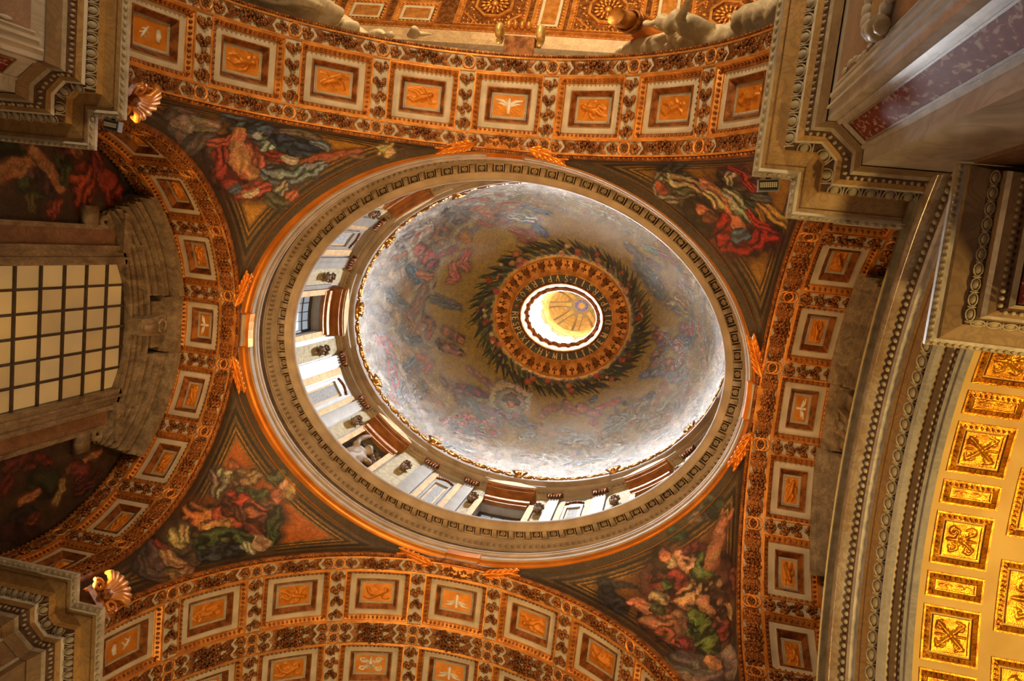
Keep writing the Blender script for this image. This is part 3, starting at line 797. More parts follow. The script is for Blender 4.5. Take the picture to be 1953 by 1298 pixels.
165,140,120,.5|7.18,-0.83,38.73,0.23;7.50,-0.13,38.22,0.26;7.72,0.78,37.57,0.23
110,85,65,.4|3.33,-4.28,40.42,0.24;3.86,-3.86,40.54,0.24
150,120,80,.5|6.76,-2.05,38.80,0.20;6.18,-2.61,39.24,0.24
110,110,115,.6|-4.03,5.92,34.46,0.22;-3.53,6.07,34.99,0.22;-2.83,6.29,34.99,0.22
150,130,115,.5|-0.27,6.48,36.51,0.26;0.75,6.41,36.72,0.26;1.73,6.22,37.03,0.23
130,135,150,.6|1.88,6.39,36.02,0.23;2.81,6.12,36.29,0.23;3.78,5.77,36.35,0.23
150,120,110,.5|5.17,5.04,36.37,0.20;5.87,4.53,36.35,0.20
130,110,100,.5|-8.28,0.12,35.89,0.20;-8.08,0.56,36.59,0.23
150,140,140,.5|-8.40,-0.68,34.99,0.17;-8.25,-1.05,35.54,0.17
140,105,80,.4|-8.44,0.33,34.96,0.14;-8.30,0.99,35.32,0.17""",
}
# ------------------------------------------------------------------ ornament in flat panel coordinates (s along, w across, n towards the viewer)


def rect_frame(mb, a, b, n0, c, d, n1, seg=6):
    t = np.linspace(-1, 1, seg + 1)
    for (o, i) in (((t * a, np.full_like(t, b)), (t * c, np.full_like(t, d))), ((t * a, np.full_like(t, -b)), (t * c, np.full_like(t, -d))),
                   ((np.full_like(t, a), t * b), (np.full_like(t, c), t * d)), ((np.full_like(t, -a), t * b), (np.full_like(t, -c), t * d))):
        mb.grid(np.stack([np.stack([o[0], o[1], np.full_like(t, n0)], 1), np.stack([i[0], i[1], np.full_like(t, n1)], 1)]))
    return mb


def raised_frame(mb, a, b, wid, n0, h):
    rect_frame(mb, a, b, n0, a, b, n0 + h)
    rect_frame(mb, a, b, n0 + h, a - wid, b - wid, n0 + h)
    rect_frame(mb, a - wid, b - wid, n0 + h, a - wid, b - wid, n0)
    return mb


def eggs_round(mb, a, b, n, step, r, nu=6, nv=3):
    for L, axis in ((a, 0), (b, 1)):
        k = max(2, int(round(2 * L / step)))
        for i in range(k):
            t = -L + (i + 0.5) * 2 * L / k
            for sgn in (-1, 1):
                if axis == 0:
                    mb.ell((t, sgn * b, n), (r * 0.62, r, r * 0.7), nu, nv)
                else:
                    mb.ell((sgn * a, t, n), (r, r * 0.62, r * 0.7), nu, nv)
    return mb


def hfield(mb, strokes, hx, hw, n0, amp, nx=34, nw=24):
    """low relief: the height of rounded strokes over a panel (stroke coordinates -1..1)"""
    asp = hw / hx
    X, Y = np.meshgrid(np.linspace(-1, 1, nx), np.linspace(-1, 1, nw))
    H = np.zeros_like(X)
    for pts in strokes:
        pts = np.array(pts, float)
        if len(pts) == 1:
            pts = np.vstack([pts, pts + [0.001, 0, 0]])
        for p, q in zip(pts[:-1], pts[1:]):
            d = np.array([q[0] - p[0], (q[1] - p[1]) * asp])
            t = np.clip(((X - p[0]) * d[0] + (Y - p[1]) * asp * d[1]) / (d @ d + 1e-9), 0, 1)
            r = p[2] + t * (q[2] - p[2])
            D = np.hypot(X - p[0] - t * d[0], (Y - p[1]) * asp - t * d[1])
            H = np.maximum(H, r * np.sqrt(np.clip(1 - (D / r) ** 2, 0, 1)))
    mb.grid(np.stack([X * hx, Y * hw, n0 + H * amp], -1))
    return mb


PUTTI = [
    [[(.62, .2, .16)], [(.45, .1, .15), (.1, 0, .2), (-.1, -.1, .2)], [(-.1, -.2, .16), (-.4, .35, .12), (-.72, .1, .08)], [(-.15, .0, .15), (-.5, -.4, .11), (-.8, -.55, .07)], [(.4, .2, .09), (.2, .7, .07), (-.05, .75, .06)], [(.35, -.1, .08), (.5, -.6, .06), (.75, -.7, .05)], [(.2, -.35, .1), (0, -.8, .06)]],
    [[(-.6, .1, .17)], [(-.42, .0, .15), (-.1, .05, .2), (.12, .0, .19)], [(.1, .1, .15), (.42, .5, .11), (.75, .3, .07)], [(.15, -.1, .15), (.5, -.3, .11), (.8, -.1, .07)], [(-.35, -.1, .09), (-.2, -.65, .07), (.1, -.75, .06)], [(-.35, .2, .08), (-.5, .7, .06), (-.2, .8, .05)], [(-.75, .55, .08), (-.9, .2, .06)]],
    [[(.55, -.25, .16)], [(.38, -.1, .15), (.05, .1, .2), (-.12, .15, .18)], [(-.1, .2, .15), (-.5, .0, .11), (-.65, -.5, .08)], [(-.1, .3, .14), (-.45, .6, .1), (-.8, .5, .07)], [(.3, .1, .08), (.45, .65, .06), (.75, .6, .05)], [(.25, -.25, .08), (-.05, -.65, .06), (-.2, -.7, .05)]],
    [[(-.5, .25, .16)], [(-.3, .1, .16), (.0, -.05, .2), (.15, -.1, .18)], [(.15, .0, .15), (.4, .4, .11), (.8, .5, .07)], [(.2, -.2, .14), (.55, -.45, .1), (.8, -.2, .07)], [(-.3, .0, .08), (-.6, -.5, .06), (-.85, -.4, .05)], [(-.2, .3, .08), (.0, .75, .06), (.25, .75, .05)]],
]
SCROLLS = [
    [[(0, -.1, .16)], [(0, -.2, .1), (0, -.85, .07)], [(.1, .1, .08), (.5, .7, .07), (.8, .5, .06), (.65, .2, .06)], [(-.1, .1, .08), (-.5, .7, .07), (-.8, .5, .06), (-.65, .2, .06)], [(.1, -.3, .08), (.55, -.2, .07), (.75, -.6, .07), (.4, -.7, .06)], [(-.1, -.3, .08), (-.55, -.2, .07), (-.75, -.6, .07), (-.4, -.7, .06)], [(.0, .2, .1), (0, .8, .06)]],
    [[(0, 0, .17)], [(.15, .15, .1), (.7, .75, .09), (.85, .3, .05)], [(-.15, .15, .1), (-.7, .75, .09), (-.85, .3, .05)], [(.15, -.15, .1), (.7, -.75, .09), (.3, -.85, .05)], [(-.15, -.15, .1), (-.7, -.75, .09), (-.3, -.85, .05)], [(0, .3, .07), (0, .85, .06)], [(0, -.3, .07), (0, -.85, .06)]],
]


def spiral(x, y, r, d=1, n=9, wd=.055):
    return [(x + r * (1 - k / (n + 1)) * math.cos(d * k * .85), y + r * (1 - k / (n + 1)) * math.sin(d * k * .85), wd) for k in range(n)]


for _s in SCROLLS:
    for _x, _y, _d in ((.52, .52, 1), (-.52, .52, -1), (.52, -.52, -1), (-.52, -.52, 1)):
        _s.append(spiral(_x, _y, .30, _d))
    for _k in range(8):
        _a = _k * PI / 4 + .39
        _s.append([(.2 * math.cos(_a), .2 * math.sin(_a), .06), (.42 * math.cos(_a), .42 * math.sin(_a), .03)])
FRIEZE = [[[(0, 0, .13)], [(.12, .2, .07), (.35, .6, .06), (.5, 0, .07), (.38, -.4, .05)], [(-.12, .2, .07), (-.35, .6, .06), (-.5, 0, .07), (-.38, -.4, .05)], [(.55, .5, .05), (.8, .3, .07), (.88, -.3, .05)], [(-.55, .5, .05), (-.8, .3, .07), (-.88, -.3, .05)], [(.1, -.5, .05), (-.1, -.5, .05)]]]
DOVE = [[(0, .75, .08), (0, .35, .12), (0, -.2, .12), (0, -.75, .1)], [(.05, .1, .12), (.4, .45, .11), (.85, .55, .06)], [(-.05, .1, .12), (-.4, .45, .11), (-.85, .55, .06)], [(.1, 0, .08), (.5, .2, .07), (.7, .2, .04)], [(-.1, 0, .08), (-.5, .2, .07), (-.7, .2, .04)]]
MITRE = [[(-.45, .5, .15), (-.5, .0, .19), (-.45, -.45, .13)], [(.1, .5, .06), (.35, .0, .09), (.55, -.5, .05)], [(.2, .3, .05), (.5, .2, .04)], [(.3, .0, .05), (.65, -.1, .04)], [(.2, .1, .05), (.0, -.3, .04)], [(.4, -.2, .05), (.2, -.5, .04)]]
RAYS = [[(.18 * math.cos(a), .3 * math.sin(a), .02), (.85 * math.cos(a), .85 * math.sin(a), .012)] for a in [k * PI / 9 + .1 for k in range(18)]]


def bend(R):
    def f(v):
        th = v[:, 0] / R
        return np.stack([(R - v[:, 2]) * np.sin(th), v[:, 1], (R - v[:, 2]) * np.cos(th)], 1)
    return f


def berries(mb, hl, hw, n, r, seed):
    rr = random.Random(seed)
    for i in range(n):
        t = rr.uniform(-1, 1)
        lim = (1 - abs(t) ** 1.6)
        mb.ell((t * hl, rr.uniform(-1, 1) * hw * lim, r * 0.6 + rr.uniform(0, 0.04) * lim), (r, r, r * 0.9), 6, 3)
    return mb


def leaf(mb, p, ang, L, W, n=0.02):
    c, s = math.cos(ang), math.sin(ang)
    pts = [(0, 0, n), (.35 * L, .5 * W, n + .03), (.7 * L, .35 * W, n + .02), (L, 0, n), (.7 * L, -.35 * W, n + .02), (.35 * L, -.5 * W, n + .03), (.45 * L, 0, n + .06)]
    V = [(p[0] + c * x - s * y, p[1] + s * x + c * y, z) for x, y, z in pts]
    mb.add(V, [(0, 6, 1), (1, 6, 2), (2, 6, 3), (3, 6, 4), (4, 6, 5), (5, 6, 0)])
    return mb


class ArchKit:
    """templates of one barrel: meshes bent to its radius, shared by all copies"""

    def __init__(self, R, hx, hw, pitch, tag_):
        self.R, self.hx, self.hw, self.pitch = R, hx, hw, pitch
        f = bend(R)
        mk = lambda mb, nm, m, sm=False: mb.map(f).mesh(nm, m, sm)
        mb = MB()
        raised_frame(mb, hx, hw, 0.045, -0.005, 0.035)
        rect_frame(mb, hx - .045, hw - .045, 0.0, hx - .20, hw - .17, -0.14)
        self.frame = mk(mb, 'coffer', GOLD)
        mb = eggs_round(MB(), hx - .115, hw - .10, -0.045, 0.135, 0.062)
        rect_frame(mb, hx - .185, hw - .155, -0.10, hx - .20, hw - .17, -0.10)
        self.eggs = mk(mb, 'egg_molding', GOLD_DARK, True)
        kx, kw = hx - .20, hw - .17
        mb = MB()
        rect_frame(mb, kx, kw, -0.14, kx - .19, kw - .19, -0.14)
        self.border = mk(mb, 'border', STUCCO)
        kx, kw = kx - .19, kw - .19
        mb = MB()
        rect_frame(mb, kx, kw, -0.14, kx, kw, -.10)
        rect_frame(mb, kx, kw, -.10, kx - .03, kw - .03, -.10)
        rect_frame(mb, kx - .03, kw - .03, -.10, kx - .13, kw - .13, -.26)
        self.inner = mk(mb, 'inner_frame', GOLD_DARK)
        mb = MB()
        eggs_round(mb, kx - .165, kw - .165, -.25, 0.055, 0.022, 5, 3)
        rect_frame(mb, kx - .13, kw - .13, -.262, kx - .20, kw - .20, -.262)
        self.dent = mk(mb, 'bead_frame', STUCCO_GREY)
        self.px, self.pw = kx - .195, kw - .195
        self.rel = [mk(hfield(MB(), s, self.px, self.pw, -.27, .75), 'relief_panel', GOLD_FIELD, True) for s in PUTTI]
        self.ray = mk(hfield(MB(), RAYS, self.px, self.pw, -.27, .8, 44, 30), 'relief_panel', GOLD_FIELD, True)
        self.dove = mk(self.cut(DOVE, .32), 'dove_relief', WHITE, True)
        self.mitre = mk(self.cut(MITRE, .25), 'mitre_and_palm_relief', WHITE, True)
        self.scroll = [mk(self.cut(s, .22), 'scroll_relief', WHITE, True) for s in SCROLLS]
        self.plain = mk(hfield(MB(), [], self.px, self.pw, -.27, 0, 6, 4), 'relief_panel', GOLD_FIELD, True)
        # long garland of fruit between two roundels, short bunches across
        g = berries(MB(), .60, .20, 80, .054, 3)
        for sg in (-1, 1):
            berries_at(g, sg * (pitch / 2 - .36), 0, .16, .16, 22, .048, 5 + sg)
            for a in (-.5, .5):
                leaf(g, (sg * .40, 0), (0 if sg > 0 else PI) + a, .40, .17)
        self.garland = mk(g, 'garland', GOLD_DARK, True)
        g = MB()
        k = 4
        for i in range(k):
            c = (-hw + (i + .5) * 2 * hw / k)
            berries_at(g, 0, c, .19, .19, 28, .052, 11 + i)
        self.cross = mk(g, 'fruit_bunches', GOLD_DARK, True)
        g = MB()
        a = np.linspace(0, 2 * PI, 22, endpoint=False)
        prof = [(.205, 0), (.205, .05), (.185, .065), (.155, .05), (.15, .01)]
        g.grid(np.array([[(r * math.cos(t), r * math.sin(t), n) for t in a] for r, n in prof]), wrap=True)
        self.roundel = mk(g, 'roundel', GOLD, True)
        g = MB().ell((0, 0, .03), (.045, .045, .04), 7, 4)
        for i in range(7):
            t = i * 2 * PI / 7
            g.ell((.09 * math.cos(t), .09 * math.sin(t), .02), (.042, .042, .03), 6, 3)
        self.rosette = mk(g, 'rosette', GOLD_DARK, True)

    def cut(self, strokes, amp):
        """free-standing relief: the raised strokes only"""
        mb = MB()
        asp = self.pw / self.px
        for pts in strokes:
            pts = np.array(pts, float)
            P = [(p[0] * self.px, p[1] * self.pw, -.265) for p in pts]
            R = [p[2] * self.px * .9 for p in pts]
            if len(P) == 1:
                mb.ell(P[0], (R[0], R[0], R[0] * .6), 8, 5)
            else:
                mb.tube(P, R, 8, 0.55)
        return mb


def berries_at(mb, s, w, hl, hw, n, r, seed):
    t = berries(MB(), hl, hw, n, r, seed)
    V = t.verts() + np.array([s, w, 0])
    mb.add(V, t.F)
    return mb


def put(name, me, parent, th=0.0, w=0.0):
    o = link(name, me, parent)
    o.rotation_euler = (0, th, 0)
    o.location = (0, w, 0)
    return o


def coffer(kit, parent, th, w, what):
    c = put('coffer', kit.frame, parent, th, w)
    for nm, me in (('egg_molding', kit.eggs), ('border', kit.border), ('inner_frame', kit.inner), ('bead_frame', kit.dent)):
        link(nm, me, c)
    if what == 'dove':
        link('relief_panel', kit.ray, c)
        link('dove_relief', kit.dove, c)
    elif what == 'mitre':
        link('relief_panel', kit.plain, c)
        link('mitre_and_palm_relief', kit.mitre, c)
    elif what == 'scroll':
        link('relief_panel', kit.plain, c)
        link('scroll_relief', kit.scroll[random.randint(0, 1)], c)
    else:
        link('relief_panel', kit.rel[what % 4], c)
    return c


def arch(name, label, R, zc, rotz, w0, wc, w1, kit, n_c, whats, th_max, mat=STUCCO, rows=1, skip=()):
    """coffered soffit of an arch: root mesh is the plain ground, everything on it a part"""
    f = bend(R)
    hx, hw, pitch = kit.hx, kit.hw, kit.pitch
    mb = MB()
    S = np.linspace(-th_max * R, th_max * R, 97)

    def strip(a, b, n0=0.0, n1=0.0):
        mb.grid(np.stack([np.stack([S, np.full_like(S, a), np.full_like(S, n0)], 1), np.stack([S, np.full_like(S, b), np.full_like(S, n1)], 1)]))
    edges = [w0]
    for r in range(rows):
        c = wc + r * (2 * hw + .78)
        edges += [c - hw, c + hw]
    edges.append(w1)
    for a, b in zip(edges[0::2], edges[1::2]):
        strip(a, b)
    strip(w0, w1, -.5, -.5)
    strip(w0, w0, 0, -.5)
    strip(w1, w1, 0, -.5)
    half = n_c // 2
    for r in range(rows):
        c = wc + r * (2 * hw + .78)
        for k in range(-half - 1, half + 1):
            a, b = k * pitch + hx, (k + 1) * pitch - hx
            t = np.linspace(a, b, 4)
            mb.grid(np.stack([np.stack([t, np.full_like(t, c - hw), 0 * t], 1), np.stack([t, np.full_like(t, c + hw), 0 * t], 1)]))
    for r in range(rows):
        c = wc + r * (2 * hw + .78)
        a, b = (half + 1) * pitch - hx, th_max * R
        if b > a:
            for sg in (-1, 1):
                t = sg * np.linspace(a, b, 4)
                mb.grid(np.stack([np.stack([t, np.full_like(t, c - hw), 0 * t], 1), np.stack([t, np.full_like(t, c + hw), 0 * t], 1)]))
    root = mb.map(f).build(name, mat)
    root.location = (0, 0, zc)
    root.rotation_euler = (0, 0, rotz)
    struct(root, label, 'arch')
    # continuous gilded fillets and the bead edge
    fl = MB()
    q = []
    for e0, e1 in zip(edges[0::2], edges[1::2]):
        q += [(e0, .05), (e1 - .05, .05)]
    for a, wd in q:
        P = [(a, 0), (a, .04), (a + wd, .04), (a + wd, 0)]
        fl.grid(np.array([[(s, p[0], p[1]) for s in S] for p in P]))
    fl.map(f).build('gilded_fillet', GOLD, root)
    bd = MB()
    for wb in (w0 - .05, w1 + .05):
        P = [(wb - .05, -.12), (wb - .05, .015), (wb + .05, .015), (wb + .05, -.12)]
        bd.grid(np.array([[(s, p[0], p[1]) for s in S] for p in P]))
        n = int(2 * th_max * R / .16)
        for i in range(n):
            s = -th_max * R + (i + .5) * 2 * th_max * R / n
            bd.ell((s, wb, .02), (.062, .045, .05), 6, 3)
    tag(bd.map(f).build('bead_molding', GOLD_DARK, root, True), kind='stuff')
    for r in range(rows):
        c = wc + r * (2 * hw + .78)
        for k in range(-half, half + 1):
            if (r, k) in skip:
                continue
            wh = whats[r][k + half]
            coffer(kit, root, k * pitch / R, c, wh)
        for k in range(-half - 1, half + 1):
            th = (k + .5) * pitch / R
            if abs(th) > th_max - .04:
                continue
            put('fruit_bunches', kit.cross, root, th, c)
    for g0, g1 in zip(edges[0::2], edges[1::2]):
        wg = (g0 + g1) / 2
        if g1 - g0 > .55:
            lines = (g0 + .22, g1 - .22)
        else:
            lines = (wg,)
        for wl in lines:
            for k in range(-half, half + 1):
                if abs(k * pitch / R) < th_max - .06:
                    put('garland', kit.garland, root, k * pitch / R, wl)
            for k in range(-half - 1, half + 1):
                th = (k + .5) * pitch / R
                if abs(th) < th_max - .03:
                    o = put('roundel', kit.roundel, root, th, wl)
                    link('rosette', kit.rosette, o)
    return root


# ------------------------------------------------------------------ the four arches of the bay
RT, ZT, RL, ZL = 7.62, 15.48, 5.77, 17.32
XA, YB = 8.24, 6.48
PT = math.radians(19.2) * RT
PL = math.radians(22.8) * RL
kit_long = ArchKit(RT, 1.055, 0.87, PT, 'long')
kit_short = ArchKit(RL, 0.95, 0.74, PL, 'short')
arch('ceiling_north', 'coffered gilded arch opening to the nave, with a dove panel at its crown', RT, ZT, PI, YB + .08, 7.90, 9.27, kit_long, 9,
     [['mitre', 1, 2, 3, 'dove', 0, 3, 1, 'mitre'][::-1]], 1.55)
arch('ceiling_south', 'double row of gilded coffers on the lower arch below the dome', RT, ZT, 0, YB + .08, 7.90, 12.0, kit_long, 9,
     [['mitre', 1, 0, 2, 'dove', 3, 0, 1, 2], [0, 'scroll', 2, 'scroll', 'dove', 'scroll', 1, 'scroll', 3]], 1.55, rows=2)
arch('ceiling_west', 'gilded coffered arch around the amber window', RL, ZL, PI / 2, XA + .08, 9.62, 10.85, kit_short, 9,
     [[3, 0, 1, 2, 'dove', 3, 0, 1, 2]], 1.77)
arch('ceiling_east', 'gilded coffered arch above the grey stone curved pediment', RL, ZL, -PI / 2, XA + .08, 9.62, 10.85, kit_short, 9,
     [[1, 2, 3, 0, 'dove', 1, 2, 3, 0]], 1.77)
# ------------------------------------------------------------------ floor and piers
fl = MB()
fl.box((-60, -60, -1.85), (60, 60, -1.65))
struct(fl.build('floor', FLOOR), 'marble church floor', 'floor')

LIP = [(6.54, -30), (6.54, -5.57), (7.24, -5.57), (7.24, -5.57), (7.24, -4.87), (30, -4.87)]
LEVELS = [  # plan of each molding of the great cornice, from the lip inwards and down: points, z, material
    ([(6.54, -30), (6.54, -5.57), (7.23, -5.57), (7.24, -5.56), (7.24, -4.87), (30, -4.87)], 15.12),
    ([(6.54, -30), (6.54, -5.57), (7.23, -5.57), (7.24, -5.56), (7.24, -4.87), (30, -4.87)], 15.04),
    ([(6.62, -30), (6.62, -5.66), (7.31, -5.66), (7.32, -5.65), (7.32, -4.95), (30, -4.95)], 14.93),
    ([(6.66, -30), (6.66, -5.72), (7.37, -5.72), (7.38, -5.71), (7.38, -5.00), (30, -5.00)], 14.96),
    ([(6.99, -30), (6.99, -6.03), (7.54, -6.03), (7.70, -5.87), (7.70, -5.36), (30, -5.36)], 14.90),
    ([(7.00, -30), (7.00, -6.04), (7.55, -6.04), (7.71, -5.88), (7.71, -5.37), (30, -5.37)], 14.72),
    ([(7.12, -30), (7.12, -6.15), (7.57, -6.17), (7.84, -5.90), (7.83, -5.47), (30, -5.47)], 14.55),
    ([(7.15, -30), (7.15, -6.18), (7.58, -6.20), (7.87, -5.91), (7.86, -5.50), (30, -5.50)], 14.48),
    ([(7.25, -30), (7.25, -6.27), (7.60, -6.27), (7.93, -5.95), (7.94, -5.58), (30, -5.58)], 14.42),
    ([(7.31, -30), (7.31, -6.33), (7.64, -6.33), (8.04, -6.00), (8.05, -5.65), (30, -5.65)], 14.22),
    ([(7.36, -30), (7.36, -6.38), (7.66, -6.38), (8.08, -6.03), (8.09, -5.70), (30, -5.70)], 14.15),
    ([(7.47, -30), (7.47, -6.43), (7.67, -6.43), (8.12, -6.05), (8.13, -5.76), (30, -5.76)], 13.85),
]
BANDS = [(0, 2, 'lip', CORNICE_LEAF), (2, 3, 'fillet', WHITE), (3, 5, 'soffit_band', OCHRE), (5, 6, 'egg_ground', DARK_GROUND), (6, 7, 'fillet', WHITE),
         (7, 8, 'band', OCHRE), (8, 9, 'leaf_ground', DARK_GROUND), (9, 10, 'fillet', CORNICE_LEAF), (10, 11, 'cyma', OCHRE_DIM)]


def along(poly, step, off0=0.0):
    """points every `step` along a polyline with their direction"""
    out = []
    for (x0, y0), (x1, y1) in zip(poly[:-1], poly[1:]):
        L = math.hypot(x1 - x0, y1 - y0)
        if L < step * .6:
            continue
        n = max(1, int(L / step))
        for i in range(n):
            t = (i + .5) / n
            out.append((x0 + t * (x1 - x0), y0 + t * (y1 - y0), math.atan2(y1 - y0, x1 - x0)))
    return out


def inward_frame(x, y, a, down=1.0):
    """axes on a molding that faces the bay and down: along, across, normal"""
    q = np.array([math.cos(a), math.sin(a), 0])
    n_ = np.array([-q[1], q[0], 0])
    if n_[0] * x + n_[1] * y > 0:
        n_ = -n_
    n_ = n_ + np.array([0, 0, -down])
    n_ /= np.linalg.norm(n_)
    return np.stack([q, np.cross(n_, q), n_], 1)


def place(o, p, R_):
    o.matrix_world = Matrix([[*R_[r], p[r]] for r in range(3)] + [[0, 0, 0, 1]])


egg_mb = MB().ell((0, 0, 0.01), (.078, .098, .062), 10, 6)
EGG = egg_mb.mesh('egg', CORNICE_LEAF, True)
t_ = MB()
a_ = np.linspace(-.12 * PI, 1.12 * PI, 12)
t_.tube([(.112 * math.cos(q), -.02 + .13 * math.sin(q), .02) for q in a_], .017, 5)
t_.tube([(.1425, -.12, .0), (.1425, -.02, .035), (.1425, .10, .02)], [.008, .02, .014], 5)
SHELL = t_.mesh('egg_shell', CORNICE_LEAF, True)

PIERS = {(-1, -1): ('northwest', 'upper left'), (1, -1): ('northeast', 'upper right'), (-1, 1): ('southwest', 'lower left'), (1, 1): ('southeast', 'lower right')}
cornice_n = 0
for (sx, sy), (side, where) in PIERS.items():
    cornice_n += 1
    far = 12.5

    # below the cornice: the pier itself with its canted pilaster, above it the springing block
    low = [(7.5, -12.5), (7.5, -6.44), (7.68, -6.44), (8.13, -6.06), (8.14, -5.78), (12.5, -5.78), (12.5, -12.5)]
    up = [(7.62, -9.2), (7.62, -6.5), (10.85, -6.5), (10.85, -9.2)]
    up2 = [(8.26, -6.5), (8.26, -5.77), (10.85, -5.77), (10.85, -6.5)]
    mb = MB()
    for poly, z0, z1 in ((low, -1.66, 15.05), (up, 15.05, 15.6), (up2, 15.05, 16.25)):
        n = len(poly)
        V = [(sx * x, sy * -y, z) for z in (z0, z1) for x, y in poly]
        F = [(i, (i + 1) % n, n + (i + 1) % n, n + i) for i in range(n)] + [tuple(range(n)), tuple(range(n, 2 * n))]
        mb.add(V, F)
    pier = struct(mb.build('wall_' + side, GREY_MARBLE if sy < 0 else OCHRE_DIM), where + ' pier of veined marble carrying the dome bay', 'pier')
    # red marble panel on the canted face with a molded frame
    A, B_ = np.array([7.68, -6.44]), np.array([8.13, -6.06])
    d = (B_ - A) / np.linalg.norm(B_ - A)
    nrm = np.array([-d[1], d[0]])
    L = np.linalg.norm(B_ - A)

    def face(u, n_, z):
        q = A + d * u + nrm * n_
        return (sx * q[0], sy * -q[1], z)

    def fbox(mb, u0, u1, n0, n1, z0, z1):
        V = [face(u, n_, z) for z in (z0, z1) for (u, n_) in ((u0, n0), (u1, n0), (u1, n1), (u0, n1))]
        mb.add(V, [(0, 3, 2, 1), (4, 5, 6, 7), (0, 1, 5, 4), (1, 2, 6, 5), (2, 3, 7, 6), (3, 0, 4, 7)])
        return mb
    fbox(MB(), .13, L - .10, -.01, .012, 2.0, 13.42).build('red_marble_panel', RED, pier)
    fr = MB()
    for u0, u1, z0, z1 in ((.10, .13, 2, 13.45), (L - .10, L - .07, 2, 13.45), (.10, L - .07, 13.42, 13.46)):
        fbox(fr, u0, u1, 0, .03, z0, z1)
    fr.build('panel_molding', OCHRE_DIM, pier)
    st = MB()
    fbox(st, -.02, .05, -.02, .03, 2, 13.85)
    fbox(st, L - .05, L + .02, -.02, .03, 2, 13.85)
    st.build('pilaster_edge', GREY_MARBLE, pier)
    # framed panel with cartouche on the face under the nave arch
    if sy < 0:
        x = 7.5
        mb = MB()
        for y0, y1, dx, z1 in ((-6.62, -6.66, .05, 13.8), (-6.78, -6.84, .05, 13.7), (-6.92, -6.95, .03, 13.6)):
            mb.box((x - dx, y1, 2), (x + .01, y0, z1))
        mb.map(lambda v: np.stack([sx * v[:, 0], v[:, 1], v[:, 2]], 1)).build('panel_molding', WHITE, pier)
        mb = MB().box((x - .012, -9.2, 2), (x + .01, -6.98, 13.5))
        mb.map(lambda v: np.stack([sx * v[:, 0], v[:, 1], v[:, 2]], 1)).build('pink_marble_panel', PINK, pier)
        mb = MB()
        for i in range(16):
            a = i * 2 * PI / 16
            mb.ell((x - .06, -7.55 + .42 * math.cos(a), 11.1 + .62 * math.sin(a)), (.09, .13, .16), 7, 5)
        for k in range(7):
            mb.ell((x - .03, -7.02 - .05 * math.sin(k * 1.3), 12.9 - .3 * k), (.03, .045, .17), 6, 4)
        mb.map(lambda v: np.stack([sx * v[:, 0], v[:, 1], v[:, 2]], 1)).build('cartouche_wreath', WHITE, pier, True)
        mb = MB().ell((x - .04, -7.55, 11.1), (.06, .33, .5), 12, 8)
        mb.map(lambda v: np.stack([sx * v[:, 0], v[:, 1], v[:, 2]], 1)).build('cartouche_field', OCHRE, pier, True)
        mb = MB().ell((x - .14, -7.0, 10.6), (.14, .17, .2), 9, 6).ell((x - .16, -6.95, 10.3), (.1, .12, .12), 8, 5)
        mb.map(lambda v: np.stack([sx * v[:, 0], v[:, 1], v[:, 2]], 1)).build('cherub_head', STATUE, pier, True)
    # cornice
    root = None
    for i0, i1, nm, m in BANDS:
        mb = MB()
        rows = []
        for k in range(i0, i1 + 1):
            pts, z = LEVELS[k]
            rows.append([(sx * min(x, far), sy * -max(y, -far), z) for x, y in pts])
        mb.grid(np.array(rows))
        if root is None:
            top_ = [(sx * min(x, far), sy * -max(y, -far), 15.12) for x, y in LEVELS[0][0]]
            back = [(sx * min(x + 1.6, far), sy * -max(y - 1.6, -far), 15.12) for x, y in LEVELS[0][0]]
            mb.grid(np.array([top_, back]))
            root = struct(mb.build('trim_%d' % cornice_n, m), where + ' pier cornice with egg and leaf moldings', 'cornice')
        else:
            mb.build(nm, m, root)
    inc = MB()
    pts = [(6.74, -far), (6.74, -5.79), (7.44, -5.79), (7.44, -5.07), (far, -5.07)]
    for (x0, y0), (x1, y1) in zip(pts[:-1], pts[1:]):
        inc.box((min(x0, x1) - .008, min(y0, y1) - .008, 14.925), (max(x0, x1) + .008, max(y0, y1) + .008, 14.95))
    inc.map(lambda v: np.stack([sx * v[:, 0], sy * -v[:, 1], v[:, 2]], 1)).build('incised_line', BROWN_STONE, root)
    vis = 9.6
    mid = [(sx * min(x, vis), sy * -max(y, -10.4)) for x, y in [((a[0] + b[0]) / 2, (a[1] + b[1]) / 2) for a, b in zip(LEVELS[5][0], LEVELS[6][0])]]
    for x, y, a in along(mid, .285):
        o = link('egg', EGG, root)
        place(o, (x, y, 14.625), inward_frame(x, y, a, 1.0))
        link('egg_shell', SHELL, o)
    lf = MB()
    mid = [(sx * min(x, vis), sy * -max(y, -10.4)) for x, y in [((a[0] + b[0]) / 2, (a[1] + b[1]) / 2) for a, b in zip(LEVELS[8][0], LEVELS[9][0])]]
    for j, (x, y, a) in enumerate(along(mid, .11)):
        R_ = np.array(Matrix.Rotation(a, 3, 'Z'))
        lf.ell((x, y, 14.31 + .03 * (j % 2)), (.035, .05, .055), 6, 4, R_)
    tag(lf.build('leaf_molding', CORNICE_LEAF, root, True), kind='stuff')
    lf = MB()
    mid = [(sx * min(x, vis), sy * -max(y, -10.4)) for x, y in [((a[0] + b[0]) / 2, (a[1] + b[1]) / 2) for a, b in zip(LEVELS[1][0], LEVELS[2][0])]]
    for j, (x, y, a) in enumerate(along(mid, .15)):
        R_ = np.array(Matrix.Rotation(a, 3, 'Z'))
        lf.ell((x, y, 14.985), (.06, .045, .045), 7, 4, R_)
    tag(lf.build('leaf_and_dart_lip', CORNICE_LEAF, root, True), kind='stuff')

